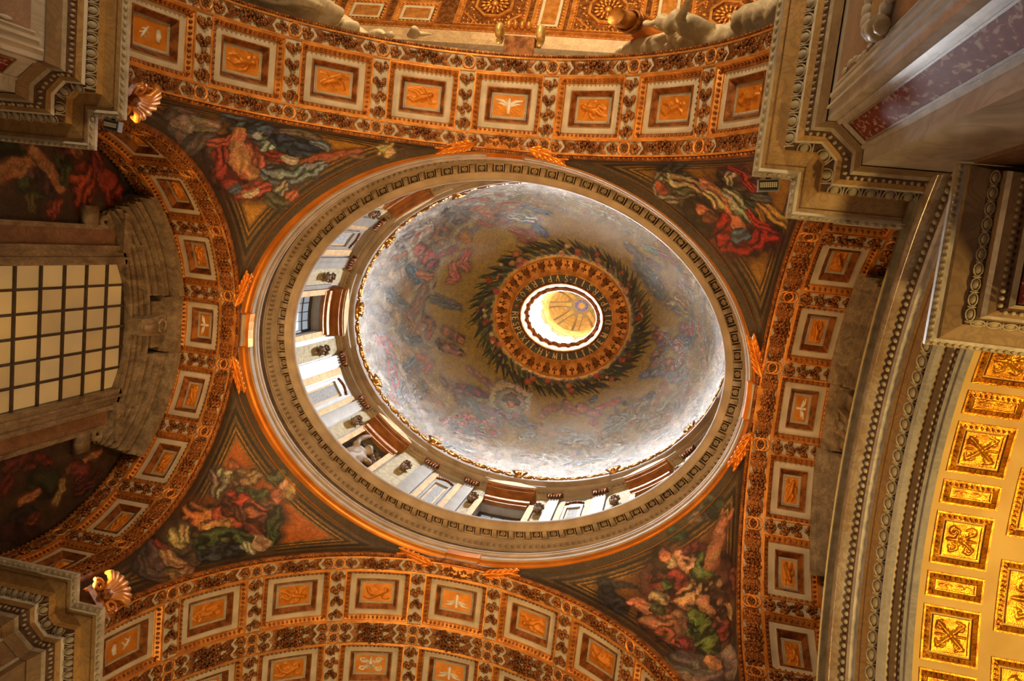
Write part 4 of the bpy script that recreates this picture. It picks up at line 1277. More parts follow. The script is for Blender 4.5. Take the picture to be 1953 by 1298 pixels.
# two floodlights fixed in the re-entrant corners of the cornice
for sx, wh in ((-1, 'left'), (1, 'right')):
    root = link('floodlight', None)
    root.location = (sx * 6.85, -5.44, 15.06)
    root.rotation_euler = (0, 0, -0.12 * sx)
    tag(root, 'small dark rectangular floodlight in the corner of the upper %s cornice' % wh, 'lamp')
    MB().box((-.19, -.10, -.04), (.19, .12, .10)).build('housing', LAMP_GREY, root)
    MB().box((-.165, -.075, -.055), (.165, .095, -.04)).build('face', LAMP_DARK, root)
    mb = MB()
    for i in range(9):
        for j in range(3):
            mb.box((-.15 + i * .034, -.06 + .02 + j * .032 + .0, -.062), (-.15 + i * .034 + .024, -.06 + .044 + j * .032, -.054))
    tag(mb.build('lens_grid', LAMP_DIODE, root), kind='stuff')
    MB().box((-.05, -.26, .02), (.05, -.09, .07)).build('bracket', IRON, root)

# ------------------------------------------------------------------ pendentives with their mosaics


def pend_grid(sx, sy, n=260):
    s = np.linspace(0, 1, n + 1)[:, None]
    z = 15.2 + (23.1 - 15.2) * np.sin(s * PI / 2)
    xT = np.sqrt(np.clip(RT ** 2 - np.clip(z - ZT, 0, None) ** 2, 0, None))
    yL = np.sqrt(np.clip(RL ** 2 - np.clip(z - ZL, 0, None) ** 2, 0, None))
    ph = np.linspace(0, PI / 2, n + 1)[None]
    X = xT + (XA - xT) * np.sin(ph)
    Y = yL + (YB - yL) * np.cos(ph)
    return np.stack([sx * X, sy * Y, z + 0 * ph], -1)


for (sx, sy), key, side, label in (((-1, -1), 'pend_nw', 'northwest', 'upper left pendentive mosaic of a blue and red robed figure on clouds'),
                                   ((1, -1), 'pend_ne', 'northeast', 'upper right pendentive mosaic of a bearded man in a red cloak'),
                                   ((-1, 1), 'pend_sw', 'southwest', 'lower left pendentive mosaic of a mitred priest in green and orange'),
                                   ((1, 1), 'pend_se', 'southeast', 'lower right pendentive mosaic of a man raising one arm')):
    G = pend_grid(sx, sy)
    P = G.reshape(-1, 3)
    X, Y, Z = np.abs(P[:, 0]), np.abs(P[:, 1]), P[:, 2]
    # painted frame: stripes following the two arches and the ring
    dT = np.hypot(np.hypot(X, np.clip(Z - ZT, 0, None)) - RT, YB - Y)
    dL = np.hypot(np.hypot(Y, np.clip(Z - ZL, 0, None)) - RL, XA - X)
    dR = np.hypot(23.1 - Z, (np.hypot(X / XA, Y / YB) - 1) * 7.3)
    d = np.minimum(np.minimum(dT, dL), dR * 1.0)
    gold = {'pend_nw': (176, 130, 46), 'pend_ne': (150, 108, 38), 'pend_sw': (168, 92, 26), 'pend_se': (128, 84, 34)}[key]
    C = np.tile(paint_lin(gold, .85), (len(P), 1))
    stripes = [(0.00, (58, 44, 28)), (.32, (84, 62, 36)), (.40, (40, 30, 20)), (.50, (104, 80, 40)), (.57, (58, 44, 26)), (.64, (150, 110, 46)), (.68, (62, 46, 26)), (.74, (124, 92, 42))]
    for a, c in stripes:
        C[(d >= a) & (d < .80)] = paint_lin(c, 1.0)
    C *= (1 + .16 * vnoise(P, 3, 11) + .10 * vnoise(P, 14, 12))[:, None]
    C = paint(P, C, key, .74, 1.55, .18)
    mb = MB().grid(G)
    o = mb.build('ceiling_pendentive_' + side, MOSAIC, None, True)
    colour(o.data, C)
    struct(o, label, 'mosaic')

# gilded shells at the feet of the two pendentives on the window side
for (x, y, z), wh in (((-7.05, -6.15, 16.1), 'upper'), ((-7.2, 5.78, 16.1), 'lower')):
    sy = -1 if y < 0 else 1
    root = link('gilded_shell', None)
    root.location = (x, y, z)
    root.rotation_euler = (0, 0, math.atan2(-sy * .75, 1.0))
    tag(root, 'gilded shell ornament with volutes at the foot of the %s left pendentive' % wh, 'ornament')
    mb = MB()
    for k in range(7):
        a = (k - 3) / 3 * 1.15
        mb.tube([(.0, .06 * math.sin(a), -.22), (.16, .26 * math.sin(a), .02 + .1 * math.cos(a)), (.12, .46 * math.sin(a), .05 + .38 * math.cos(a)), (-.05, .52 * math.sin(a), .08 + .44 * math.cos(a))], [.05, .085, .09, .05], 7)
    mb.build('shell', GOLD, root, True)
    for s in (-1, 1):
        w_ = MB()
        t_a = np.linspace(0, 2.4 * PI, 20)
        w_.tube([(.05, s * (.30 + .17 * math.cos(t) * (1 - t / 11)), -.24 + .17 * math.sin(t) * (1 - t / 11)) for t in t_a], .055, 6)
        w_.build('volute', GOLD, root, True)
    MB().ell((.1, 0, -.2), (.12, .13, .16), 10, 7).build('boss', GOLD_DARK, root, True)
    MB().box((-.35, -.4, -.62), (.1, .4, -.45)).build('plinth', GOLD_DARK, root)
    MB().box((-.3, -.3, -.45), (.02, .3, -.3)).build('plinth_step', GOLD, root)

# ------------------------------------------------------------------ the ring under the drum
RA, RB = 8.3, 6.6


def E(phi, o, z, A=RA, B=RB):
    return ((A - o) * math.cos(phi), (B - o) * math.sin(phi), z)


def ering(mb, prof, A=RA, B=RB, n=192):
    a = np.linspace(0, 2 * PI, n, endpoint=False)
    mb.grid(np.array([[((A - o) * math.cos(t), (B - o) * math.sin(t), z) for t in a] for o, z in prof]), wrap=True)
    return mb


ring = struct(ering(MB(), [(.105, 23.66), (.15, 23.70), (.15, 23.95), (.19, 23.98), (.19, 24.10), (.21, 24.12), (.21, 24.20), (.0, 24.24)]).build('trim_5', RING_STONE, None),
              'oval stone cornice ring carrying the drum, with rosettes and dentils', 'cornice')
ering(MB(), [(-.16, 23.02), (-.10, 23.3), (-.04, 23.36), (-.05, 23.42), (.03, 23.5), (.10, 23.56), (.07, 23.62), (.105, 23.66)]).build('gilded_torus', RING_GOLD, ring, True)
ering(MB(), [(.03, 24.22), (.03, 24.80)]).build('frieze', RING_DARK, ring)
ering(MB(), [(.02, 24.74), (.05, 24.78), (.04, 24.9), (.06, 24.92), (.06, 25.18), (.12, 25.20), (.15, 25.34), (.17, 25.44), (.19, 25.44)]).build('bed_molding', RING_STONE, ring)
ering(MB(), [(.19, 25.70), (.46, 25.74)]).build('coffered_soffit', RING_STONE, ring)
ering(MB(), [(.19, 25.44), (.19, 25.70)]).build('soffit_edge', RING_STONE, ring)
ering(MB(), [(.46, 25.74), (.45, 25.50), (.50, 25.48), (.54, 25.56), (.62, 25.60), (.69, 25.72), (.715, 25.84), (.70, 25.92), (.62, 25.95), (-1.2, 26.0)]).build('corona_lip', RING_STONE, ring, True)
dn = MB()
N_D = 240
for i in range(N_D):
    a = i * 2 * PI / N_D
    c, s = math.cos(a), math.sin(a)
    t = np.array([-(RA - .08) * s, (RB - .08) * c, 0])
    t /= np.linalg.norm(t)
    nrm = np.array([-t[1], t[0], 0]) * 1.0
    p = np.array(E(a, .06, 0))
    if np.dot(nrm[:2], p[:2]) > 0:
        nrm = -nrm
    V = [p + t * u + nrm * v + np.array([0, 0, z]) for z in (24.96, 25.13) for u, v in ((-.055, 0), (.055, 0), (.055, .085), (-.055, .085))]
    dn.add(V, [(0, 3, 2, 1), (4, 5, 6, 7), (0, 1, 5, 4), (1, 2, 6, 5), (2, 3, 7, 6), (3, 0, 4, 7)])
tag(dn.build('dentils', RING_STONE, ring), kind='stuff')
# rosettes and modillions of the soffit, x radial (outwards), y tangential, z up
mb = MB()
for lo, hi in (((-.135, -.17, -.17), (.135, -.14, 0)), ((-.135, .14, -.17), (.135, .17, 0)), ((-.135, -.14, -.17), (-.108, .14, 0)), ((.108, -.14, -.17), (.135, .14, 0))):
    mb.box(lo, hi)
for k in range(6):
    a = k * PI / 3
    mb.ell((.058 * math.cos(a), .066 * math.sin(a), -.10), (.040, .040, .045), 7, 4)
mb.ell((0, 0, -.14), (.033, .033, .035), 6, 4)
ROS = mb.mesh('rosette', RING_STONE)
mb = MB().box((-.135, -.075, -.24), (.12, .075, 0)).box((-.15, -.095, -.10), (.135, .095, .0))
for k in (-1, 0, 1):
    mb.tube([(-.12, .045 * k, -.245), (0, .045 * k, -.275), (.11, .045 * k, -.24)], .02, 5)
MOD = mb.mesh('modillion', RING_STONE)
N_R = 75
# equal steps along the oval
tt = np.linspace(0, 2 * PI, 4001)
ln = np.concatenate([[0], np.cumsum(np.hypot(np.diff((RA - .32) * np.cos(tt)), np.diff((RB - .32) * np.sin(tt))))])
for i in range(2 * N_R):
    a = float(np.interp((i + .5) / (2 * N_R) * ln[-1], ln, tt))
    o = link('rosette' if i % 2 == 0 else 'modillion', ROS if i % 2 == 0 else MOD, ring)
    o.location = E(a, .325, 25.72)
    o.rotation_euler = (0, 0, math.atan2((RA - .3) * math.sin(a), (RB - .3) * math.cos(a)))

# gilded blocks where the ring touches the four arches, and acanthus tufts beside them
for k, (a, nm) in enumerate(((PI, 'left'), (0, 'right'), (-PI / 2, 'top'), (PI / 2, 'bottom'))):
    half = .55
    rr = RB if k < 2 else RA
    da = half / (6.6 if k < 2 else 8.3)

    def curved(mb, a0, a1, o0, o1, z0, z1, n=5):
        rows = []
        for o_, z_ in ((o0, z0), (o1, z0), (o1, z1), (o0, z1), (o0, z0)):
            rows.append([E(t, o_, z_) for t in np.linspace(a0, a1, n)])
        P = np.array(rows)
        mb.grid(P)
        mb.add(P[:4, 0], [(0, 1, 2, 3)])
        mb.add(P[:4, -1], [(0, 1, 2, 3)])
        return mb
    off = np.array(E(a, 0, 23.4))
    sh = lambda m_: m_.map(lambda v: v - off)
    root = sh(curved(MB(), a - da, a + da, -.28, .0, 23.02, 23.30)).build('gilded_block', GOLD, ring)
    root.location = off
    sh(curved(MB(), a - da * .96, a + da * .96, -.2, .10, 23.30, 23.46)).build('cream_band', STUCCO, root)
    sh(curved(MB(), a - da * 1.05, a + da * 1.05, -.2, .22, 23.46, 23.78)).build('upper_step', RING_GOLD, root)
    for s in (-1, 1):
        t0 = a + s * da * 2.6
        o = MB()
        p0 = np.array(E(a + s * da * 1.5, -.1, 23.0))
        p1 = np.array(E(a + s * da * 3.6, .05, 22.95))
        L = p1 - p0
        side = np.array([L[1], -L[0], 0]) / np.linalg.norm(L[:2])
        if np.dot(side[:2], p0[:2]) > 0:
            side = -side
        for q in range(6):
            b = p0 + L * (q / 6.5)
            for sg in (-1, 1):
                o.tube([b, b + L * .18 + sg * side * .10, b + L * .30 + sg * side * (.17 - .015 * q) + np.array([0, 0, -.06])], [.03, .07, .02], 6)
        o.tube([p0, p0 + L * .5 + np.array([0, 0, -.05]), p1], [.06, .05, .02], 6)
        o.build('acanthus_tuft', RING_GOLD, ring, True)

# ------------------------------------------------------------------ drum
DA, DB = 8.95, 7.15
Z0, Z1 = 25.95, 32.55


def rad(x):
    return x * PI / 180


def dbox(mb, f0, f1, z0, z1, o0, o1, n=None, crown=0.0):
    """curved block on the drum wall between two angles; crown lifts the middle of its top"""
    if f0 > f1:
        f0, f1 = f1, f0
    n = n or max(2, int((f1 - f0) / 2) + 1)
    F = np.linspace(f0, f1, n)
    c = (f0 + f1) / 2
    lift = crown * (1 - ((F - c) / (f1 - f0) * 2) ** 2)
    rows = []
    for o_, z_, l in ((o0, z0, 0), (o1, z0, 0), (o1, z1, 1), (o0, z1, 1), (o0, z0, 0)):
        rows.append([((DA - o_) * math.cos(rad(f)), (DB - o_) * math.sin(rad(f)), z_ + l * lf_) for f, lf_ in zip(F, lift)])
    P = np.array(rows)
    mb.grid(P)
    mb.add(P[:4, 0], [(0, 1, 2, 3)])
    mb.add(P[:4, -1], [(0, 1, 2, 3)])
    return mb


wall = MB()
gaps = [(c, 6.3) for c in (0, 90, 180, 270)]
NICHE = 48.3
niches = [NICHE, 180 - NICHE, 180 + NICHE, 360 - NICHE]
allg = sorted([(c, h) for c, h in gaps] + [(c, 5.2) for c in niches])
for (c0, h0), (c1, h1) in zip(allg, allg[1:] + [(allg[0][0] + 360, allg[0][1])]):
    dbox(wall, c0 + h0, c1 - h1, Z0, Z1, -.6, 0.0)
for c, h in allg:
    zt = 30.75 if h > 6 else 31.2
    dbox(wall, c - h, c + h, zt, Z1, -.6, 0.0, 6)
    dbox(wall, c - h, c + h, Z0, 26.6, -.6, 0.0, 6)
    if h < 6:
        dbox(wall, c - h - 1, c + h + 1, Z0, Z1, -1.3, -1.0, 6)
drum = struct(wall.build('wall_drum', DRUM_WHITE), 'pale marble drum wall below the dome, with pilasters and mosaic strips', 'wall')


def octant(fn):
    for q in range(4):
        def ang(f, q=q):
            return {0: 180 - f, 1: 180 + f, 2: f, 3: 360 - f}[q]
        fn(ang)


cap_mb = MB()
for s in (-1, 1):
    a = np.linspace(0, 2.2 * PI, 14)
    cap_mb.tube([(-.12, s * .22 + .10 * math.cos(t) * (1 - t / 9), .30 + .10 * math.sin(t) * (1 - t / 9)) for t in a], .035, 5)
for k in range(5):
    for r in range(2):
        cap_mb.ell((-.10, -.24 + .12 * k, .05 + .13 * r), (.07, .055, .085), 6, 4)
cap_mb.box((-.16, -.36, .40), (.05, .36, .46))
CAP = cap_mb.mesh('capital', GOLD_DARK, True)
fe = MB()
rr_ = random.Random(5)
for k in range(34):
    t = rr_.uniform(-1, 1)
    w_ = .17 * math.sqrt(max(0, 1 - t * t)) + .03
    fe.ell((-.10 - rr_.uniform(0, .1), rr_.uniform(-w_, w_), .42 * t), (.07, .075, .075), 6, 4)
fe.tube([(0, 0, .4), (-.06, .05, .62), (-.03, 0, .8)], .03, 5)
FEST = fe.mesh('festoon', FESTOON, True)
ov = MB()
for k in range(9):
    t = (k - 4) / 4
    ov.ell((-.06, .36 * t, .16 * (1 - t * t)), (.07, .07, .09), 6, 4)
OVER = ov.mesh('panel_crest', GOLD_DARK, True)


def on_drum(name, me, f, z, o=0.0):
    ob = link(name, me, drum)
    ob.location = ((DA - o) * math.cos(rad(f)), (DB - o) * math.sin(rad(f)), z)
    ob.rotation_euler = (0, 0, math.atan2(DA * math.sin(rad(f)), DB * math.cos(rad(f))))
    return ob


def furnish(ang):
    D = lambda f0, f1, z0, z1, o0, o1, nm, m: dbox(MB(), ang(f0), ang(f1), z0, z1, o0, o1).build(nm, m, drum)
    for f0, f1 in ((16, 20), (33.1, 36.7), (62.6, 66.4), (76.2, 79.2)):
        D(f0, f1, 26, 32.0, 0, .13, 'pilaster', DRUM_WHITE)
        on_drum('capital', CAP, ang((f0 + f1) / 2), 32.0, .12)
    for f0, f1 in ((20.5, 22.8), (31.2, 32.8), (66.8, 68.4), (74.3, 75.9)):
        D(f0, f1, 26, 32.0, 0, .04, 'gold_strip', DRUM_GOLD)
    for f0, f1 in ((10.0, 15.6), (37.1, 41.2), (55.4, 62.2), (79.5, 82.0)):
        D(f0, f1, 26, 32.4, 0, .02, 'yellow_mosaic_strip', DRUM_YELLOW)
    for f0, f1 in ((24.6, 29.4), (69.6, 73.0)):
        D(f0, f1, 26.6, 30.9, 0, .02, 'blue_mosaic_panel', DRUM_BLUE)
        mb = MB()
        w_ = (f1 - f0) * .16
        dbox(mb, ang(f0 - w_ * 1.5), ang(f0 - w_ * .4), 26.3, 31.3, 0, .09)
        dbox(mb, ang(f1 + w_ * .4), ang(f1 + w_ * 1.5), 26.3, 31.3, 0, .09)
        dbox(mb, ang(f0 - w_ * 1.5), ang(f1 + w_ * 1.5), 30.95, 31.3, 0, .09, 4)
        mb.build('panel_frame', DRUM_WHITE, drum)
        mb = MB()
        dbox(mb, ang(f0), ang(f0 + .5), 26.6, 30.9, .02, .03, 2)
        dbox(mb, ang(f1 - .5), ang(f1), 26.6, 30.9, .02, .03, 2)
        mb.build('panel_gold_edge', DRUM_GOLD, drum)
        on_drum('panel_crest', OVER, ang((f0 + f1) / 2), 31.35, .05)
    for f in (13, 39.2, 59.6, 80.8):
        on_drum('festoon', FEST, ang(f), 30.6, .06)
    for f0, f1, m in ((6.4, 8.4, DRUM_GOLD), (41.6, 43.3, DRUM_GOLD), (53.3, 55.0, DRUM_GOLD), (82.0, 83.7, DRUM_GOLD)):
        D(f0, f1, 26, 31.0, 0, .16, 'jamb', m)
    for f0, f1 in ((8.5, 9.9), (41.2, 41.6), (55.0, 55.4)):
        D(f0, f1, 26, 31.3, 0, .08, 'grey_jamb', BLUE_GREY)


octant(furnish)
# curved brown pediments over windows and niches
for c in [0, 90, 180, 270] + niches:
    h = {True: 8.6, False: 6.9}[c in (0, 180)] if c % 90 == 0 else 7.0
    ped = dbox(MB(), c - h * .86, c + h * .86, 30.72, 30.95, 0, .18, 8).build('pediment', BRONZE, drum)
    for z0, z1, o1, k in ((30.95, 31.15, .26, .93), (31.15, 31.5, .22, .90), (31.5, 31.66, .36, .98), (31.66, 31.86, .48, 1.03)):
        dbox(MB(), c - h * k, c + h * k, z0, z1, 0, o1, 8).build('pediment_molding', BRONZE, ped)
    dbox(MB(), c - h * 1.05, c + h * 1.05, 31.86, 31.95, 0, .58, 10, .42).build('curved_top', BRONZE, ped)
    dbox(MB(), c - h * 1.07, c + h * 1.07, 31.95, 32.0, 0, .62, 10, .45).build('gilded_edge', DRUM_GOLD, ped)

# the drum windows: panes in iron bars
for j, c in enumerate((180, 90, 0, 270)):
    where = {180: 'left', 90: 'bottom', 0: 'right', 270: 'top'}[c]
    H = 6.2
    fr = MB()
    dbox(fr, c - H, c - H + .5, 26.6, 30.75, -.5, -.38, 2)
    dbox(fr, c + H - .5, c + H, 26.6, 30.75, -.5, -.38, 2)
    dbox(fr, c - H, c + H, 30.6, 30.75, -.5, -.38, 5)
    for k in range(1, 4):
        f = c - H + .5 + (2 * H - 1) * k / 4
        dbox(fr, f - .10, f + .10, 26.6, 30.7, -.48, -.42, 2)
    for k in range(1, 6):
        z = 26.6 + 4.1 * k / 6
        dbox(fr, c - H, c + H, z - .02, z + .02, -.48, -.42, 5)
    wn = struct(fr.build('window_%d' % (j + 2), IRON), 'pale blue gridded drum window at the %s of the dome' % where, 'window')
    for k in range(4):
        for q in range(6):
            f0 = c - H + .5 + (2 * H - 1) * k / 4
            f1 = f0 + (2 * H - 1) / 4
            dbox(MB(), f0 + .1, f1 - .1, 26.62 + 4.1 * q / 6, 26.58 + 4.1 * (q + 1) / 6, -.47, -.455, 2).build('pane', DRUM_PANE, wn)

# entablature on top of the drum
EA, EB = 8.95, 7.15
ent = struct(ering(MB(), [(0.0, 32.4), (.10, 32.44), (.10, 32.56), (.16, 32.60), (.16, 32.70), (.34, 32.74), (.42, 32.80), (.42, 32.98)], EA, EB).build('trim_6', RING_STONE),
             'upper stone entablature at the foot of the dome, with dentils and gilded crests', 'cornice')
ering(MB(), [(.42, 32.98), (.47, 33.0), (.50, 33.1), (.565, 33.16), (.575, 33.3), (.50, 33.36), (.30, 33.40), (.2, 33.42)], EA, EB).build('corona_lip', RING_STONE, ent, True)
ering(MB(), [(.455, 32.985), (.455, 33.04)], EA, EB).build('white_fillet', WHITE, ent)
dn = MB()
for i in range(260):
    a = i * 2 * PI / 260
    p0 = np.array(E(a, .16, 0, EA, EB))
    t = np.array([-(EA) * math.sin(a), (EB) * math.cos(a), 0])
    t /= np.linalg.norm(t)
    nrm = -np.array([t[1], -t[0], 0])
    V = [p0 + t * u + nrm * v + np.array([0, 0, z]) for z in (32.60, 32.71) for u, v in ((-.05, 0), (.05, 0), (.05, .1), (-.05, .1))]
    dn.add(V, [(0, 3, 2, 1), (4, 5, 6, 7), (0, 1, 5, 4), (1, 2, 6, 5), (2, 3, 7, 6), (3, 0, 4, 7)])
tag(dn.build('dentils', RING_STONE, ent), kind='stuff')
# ressauts of the entablature over the pilaster pairs
for q in range(4):
    for f0, f1 in ((14.8, 38), (61, 80.5)):
        fa, fb = {0: (180 - f1, 180 - f0), 1: (180 + f0, 180 + f1), 2: (f0, f1), 3: (360 - f1, 360 - f0)}[q]
        mb = MB()
        dbox(mb, fa, fb, 32.42, 32.62, .08, .26, 12)
        dbox(mb, fa - .2, fb + .2, 32.98, 33.22, .4, .62, 12)
        mb.build('ressaut', RING_STONE, ent)
# gilded crests standing on the lip
cr = MB()
cr.box((-.05, -.10, 0), (.07, .10, .10))
for k in range(7):
    a = (k - 3) / 3 * 1.15
    cr.tube([(0, .03 * math.sin(a), .10), (-.05, .12 * math.sin(a), .22 + .05 * math.cos(a)), (-.08, .22 * math.sin(a), .24 + .16 * math.cos(a))], [.03, .05, .025], 6)
cr.ell((-.05, 0, .2), (.07, .08, .09), 7, 5)
CREST = cr.mesh('gilded_crown_crest', GOLD_YELLOW, True)
cr = MB()
for s in (-1, 1):
    a = np.linspace(0, 1.8 * PI, 12)
    cr.tube([(-.03, s * (.22 - .14 * math.cos(t) * (1 - t / 8)), .12 + .10 * math.sin(t) * (1 - t / 8)) for t in a], .035, 5)
    cr.tube([(-.02, s * .1, .1), (-.04, s * .3, .04), (-.02, s * .46, .10)], [.04, .05, .02], 6)
cr.ell((-.03, 0, .12), (.06, .07, .1), 7, 5)
SCR = cr.mesh('gilded_scroll_crest', GOLD_YELLOW, True)
NC = 72
for i in range(NC):
    a = i * 2 * PI / NC
    big = i % 6 == 0
    o = link('gilded_crown_crest' if big else 'gilded_scroll_crest', CREST if big else SCR, ent)
    o.location = E(a, .545, 33.33, EA, EB)
    sc_ = 1.7 if big else RNG.uniform(1.05, 1.3)
    o.scale = (sc_, sc_, sc_ * (1.1 if big else 1.9))
    o.rotation_euler = (0, 0, math.atan2(EA * math.sin(a), EB * math.cos(a)))

# ------------------------------------------------------------------ dome
ZD, HD, AD, BD = 33.4, 10.05, 8.55, 6.75
TEND = math.asin(9.0 / HD)


def dome_pt(t, ph, off=0.0):
    a = (AD * np.cos(t)) - off
    b = (BD * np.cos(t) * (1 + .116 * (t / TEND) ** 2)) - off
    return np.stack(np.broadcast_arrays(a * np.cos(ph), b * np.sin(ph), ZD + HD * np.sin(t)), -1)


T = np.linspace(0, TEND, 250)[:, None]
PH = np.linspace(0, 2 * PI, 920, endpoint=False)[None]
G = dome_pt(T, PH)
P = G.reshape(-1, 3)
Z = P[:, 2]
n_a, n_b, n_c = vnoise(P, 1.1, 21), vnoise(P, 2.6, 22), vnoise(P, 7.5, 23)
h = (Z - ZD) / 9.0 + .07 * n_a + .03 * n_b
pale, tan, och = paint_lin((176, 172, 164), 1.25), paint_lin((150, 141, 110), 1.15), paint_lin((140, 120, 46), 1.2)
k1, k2 = smooth01((h - .38) / .22)[:, None], smooth01((h - .58) / .16)[:, None]
C = pale * (1 - k1) + tan * k1
C = C * (1 - k2) + och * k2
cl = smooth01((n_b + .3 * n_c) * .9)[:, None] * (1 - k2) * .5
C = C * (1 - cl) + paint_lin((122, 116, 118), 1.2) * cl
# crowds of small half-seen heads and limbs in the clouds
rc = np.random.default_rng(31)
cols = [(160, 112, 78), (120, 84, 60), (110, 112, 128), (150, 88, 74), (168, 148, 112), (92, 96, 88), (176, 136, 100)]
cen = dome_pt(np.arcsin(rc.uniform(.05, .60, 300)), rc.uniform(0, 2 * PI, 300))
for j, c0 in enumerate(cen):
    r = rc.uniform(.14, .34)
    m = np.where(np.abs(P - c0).max(1) < r * 2)[0]
    if len(m) == 0:
        continue
    v = P[m] - c0
    ax = rc.normal(size=3)
    ax /= np.linalg.norm(ax)
    q = np.linalg.norm(v - .55 * np.outer(v @ ax, ax), axis=1) / r + .2 * n_c[m]
    al = (smooth01((1.05 - q) / .25) * .6)[:, None]
    form = np.clip(1.15 - .55 * q ** 2 + .25 * np.sin(9 * q + j), .3, 1.5)[:, None]
    C[m] = C[m] * (1 - al) + paint_lin(cols[j % 7], .9) * form * al
# drawn contours of limbs and cloud edges running through the crowd
Pd = P + .25 * np.stack([vnoise(P, 2.2, 100 + k) for k in range(3)], 1)
zone = smooth01((h - .02) / .08) * (1 - smooth01((h - .58) / .10))
for fq_, sd, wd, dk in ((2.6, 110, .10, .50), (4.6, 111, .12, .42), (8.0, 112, .16, .30)):
    q = np.abs(vnoise(Pd, fq_, sd))
    C *= (1 - dk * zone * smooth01((wd - q) / wd))[:, None]
    C *= (1 + .28 * zone * np.clip(vnoise(Pd, fq_ * .8, sd + 20), -.8, .8))[:, None] ** .8
C = paint(P, C, 'dome', .85, 1.3, .10, .30)
# wreath of leaves, flowers and cherub heads around the gilded band
tw = TEND - .02
for k in range(150):
    a = k * 2 * PI / 150
    for q in range(2):
        t0 = TEND - .015 - .06 * q - rc.uniform(0, .03)
        p0 = dome_pt(np.array(t0), np.array(a))
        p1 = dome_pt(np.array(t0 - rc.uniform(.05, .085)), np.array(a - rc.uniform(.05, .16)))
        m = np.where(np.abs(P - p0).max(1) < .9)[0]
        ab = p1 - p0
        tq = np.clip(((P[m] - p0) @ ab) / (ab @ ab), 0, 1)
        dd = np.linalg.norm(P[m] - p0 - tq[:, None] * ab, axis=1) / (.105 * (1.05 - .75 * tq))
        al = smooth01((1.1 - dd) / .4)[:, None]
        g = paint_lin(((40, 48, 26), (62, 70, 34), (30, 36, 24), (84, 88, 44))[rc.integers(0, 4)], 1.1)
        C[m] = C[m] * (1 - al) + g * (1.2 - .5 * dd)[:, None].clip(.3, 1.2) * al
for k in range(64):
    a = rc.uniform(0, 2 * PI)
    p0 = dome_pt(np.array(TEND - rc.uniform(.02, .12)), np.array(a))
    c0 = ((168, 92, 56), (176, 130, 84), (150, 60, 44), (190, 170, 120), (120, 76, 44), (172, 120, 66))[rc.integers(0, 6)]
    r = rc.uniform(.10, .24)
    m = np.where(np.abs(P - p0).max(1) < .5)[0]
    dd = np.linalg.norm(P[m] - p0, axis=1) / r
    al = smooth01((1.05 - dd - .15 * n_c[m]) / .25)[:, None]
    C[m] = C[m] * (1 - al) + paint_lin(c0, 1.1) * np.clip(1.2 - .6 * dd + .25 * np.sin(14 * dd), .3, 1.3)[:, None] * al
C *= (1 + .10 * n_c)[:, None]
C = 1.28 * np.clip(C, 0, 1) ** 1.22
mb = MB().grid(G, wrap=True)
dome = mb.build('ceiling_dome', MOSAIC_DOME, None, True)
colour(dome.data, C)
struct(dome, 'oval dome covered in a mosaic of clouds and robed figures', 'dome')

# gilded band, inscription and eye
ZE = ZD + 9.0
eye = struct(ering(MB(), [(-.05, ZE - .12), (0, ZE - .1), (.05, ZE - .04), (.10, ZE - .02), (.80, ZE + .1), (.84, ZE + .06), (.9, ZE + .06), (.93, ZE + .12)], 3.74, 3.30, 120).build('trim_7', GOLD, None, True),
             'gilded band with palmettes around the eye of the dome', 'band')
ering(MB(), [(.93, ZE + .12), (1.32, ZE + .16)], 3.74, 3.30, 120).build('inscription_band', INSCRIPTION, eye)
ering(MB(), [(1.30, ZE + .14), (1.34, ZE + .06), (1.42, ZE + .06), (1.46, ZE + .16), (1.52, ZE + .22), (1.56, ZE + .34)], 3.74, 3.30, 120).build('pale_eye_molding', GOLD_DARK, eye, True)
ering(MB(), [(1.56, ZE + .34), (1.62, ZE + .7)], 3.74, 3.30, 120).build('eye_wall', GOLD_DARK, eye)
ering(MB(), [(1.62, ZE + .7), (1.84, ZE + .8), (1.86, ZE + .92), (1.7, ZE + 1.0)], 3.74, 3.30, 120).build('eye_cornice', GOLD_DARK, eye)
mb = MB()
for s in (-1, 0, 1):
    mb.tube([(0, 0, 0), (.16, .07 * s, -.03), (.27, .13 * s, -.02)], [.025, .045, .03], 6)
for s in (-1, 1):
    mb.tube([(0, 0, 0), (.06, .10 * s, -.03), (.14, .15 * s, -.01)], [.025, .04, .02], 6)
mb.ell((-.05, 0, 0), (.07, .09, .05), 7, 4)
PALM = mb.mesh('palmette', GOLD_DARK, True)
mb = MB().box((-.03, -.02, -.03), (.2, .02, .02)).ell((.22, 0, -.01), (.05, .05, .04), 6, 4).ell((.08, .07, -.01), (.05, .04, .03), 6, 4).ell((.08, -.07, -.01), (.05, .04, .03), 6, 4)
BUD = mb.mesh('bud', GOLD_DARK, True)
for i in range(44):
    a = i * 2 * PI / 44
    o = link('palmette' if i % 2 == 0 else 'bud', PALM if i % 2 == 0 else BUD, eye)
    o.location = E(a, .50, ZE + .01, 3.74, 3.30)
    o.scale = (1.5, 1.35, 1.3)
    o.rotation_euler = (0, 0, math.atan2(3.3 * math.sin(a), 2.9 * math.cos(a)))
mb = MB().box((-.12, -.10, -.06), (.10, .10, .05)).ell((0, 0, -.07), (.07, .07, .05), 7, 4)
CONS = mb.mesh('console', GOLD_DARK)
for i in range(24):
    a = i * 2 * PI / 24
    o = link('console', CONS, eye)
    o.location = E(a, 1.70, ZE + .66, 3.74, 3.30)
    o.rotation_euler = (0, 0, a)

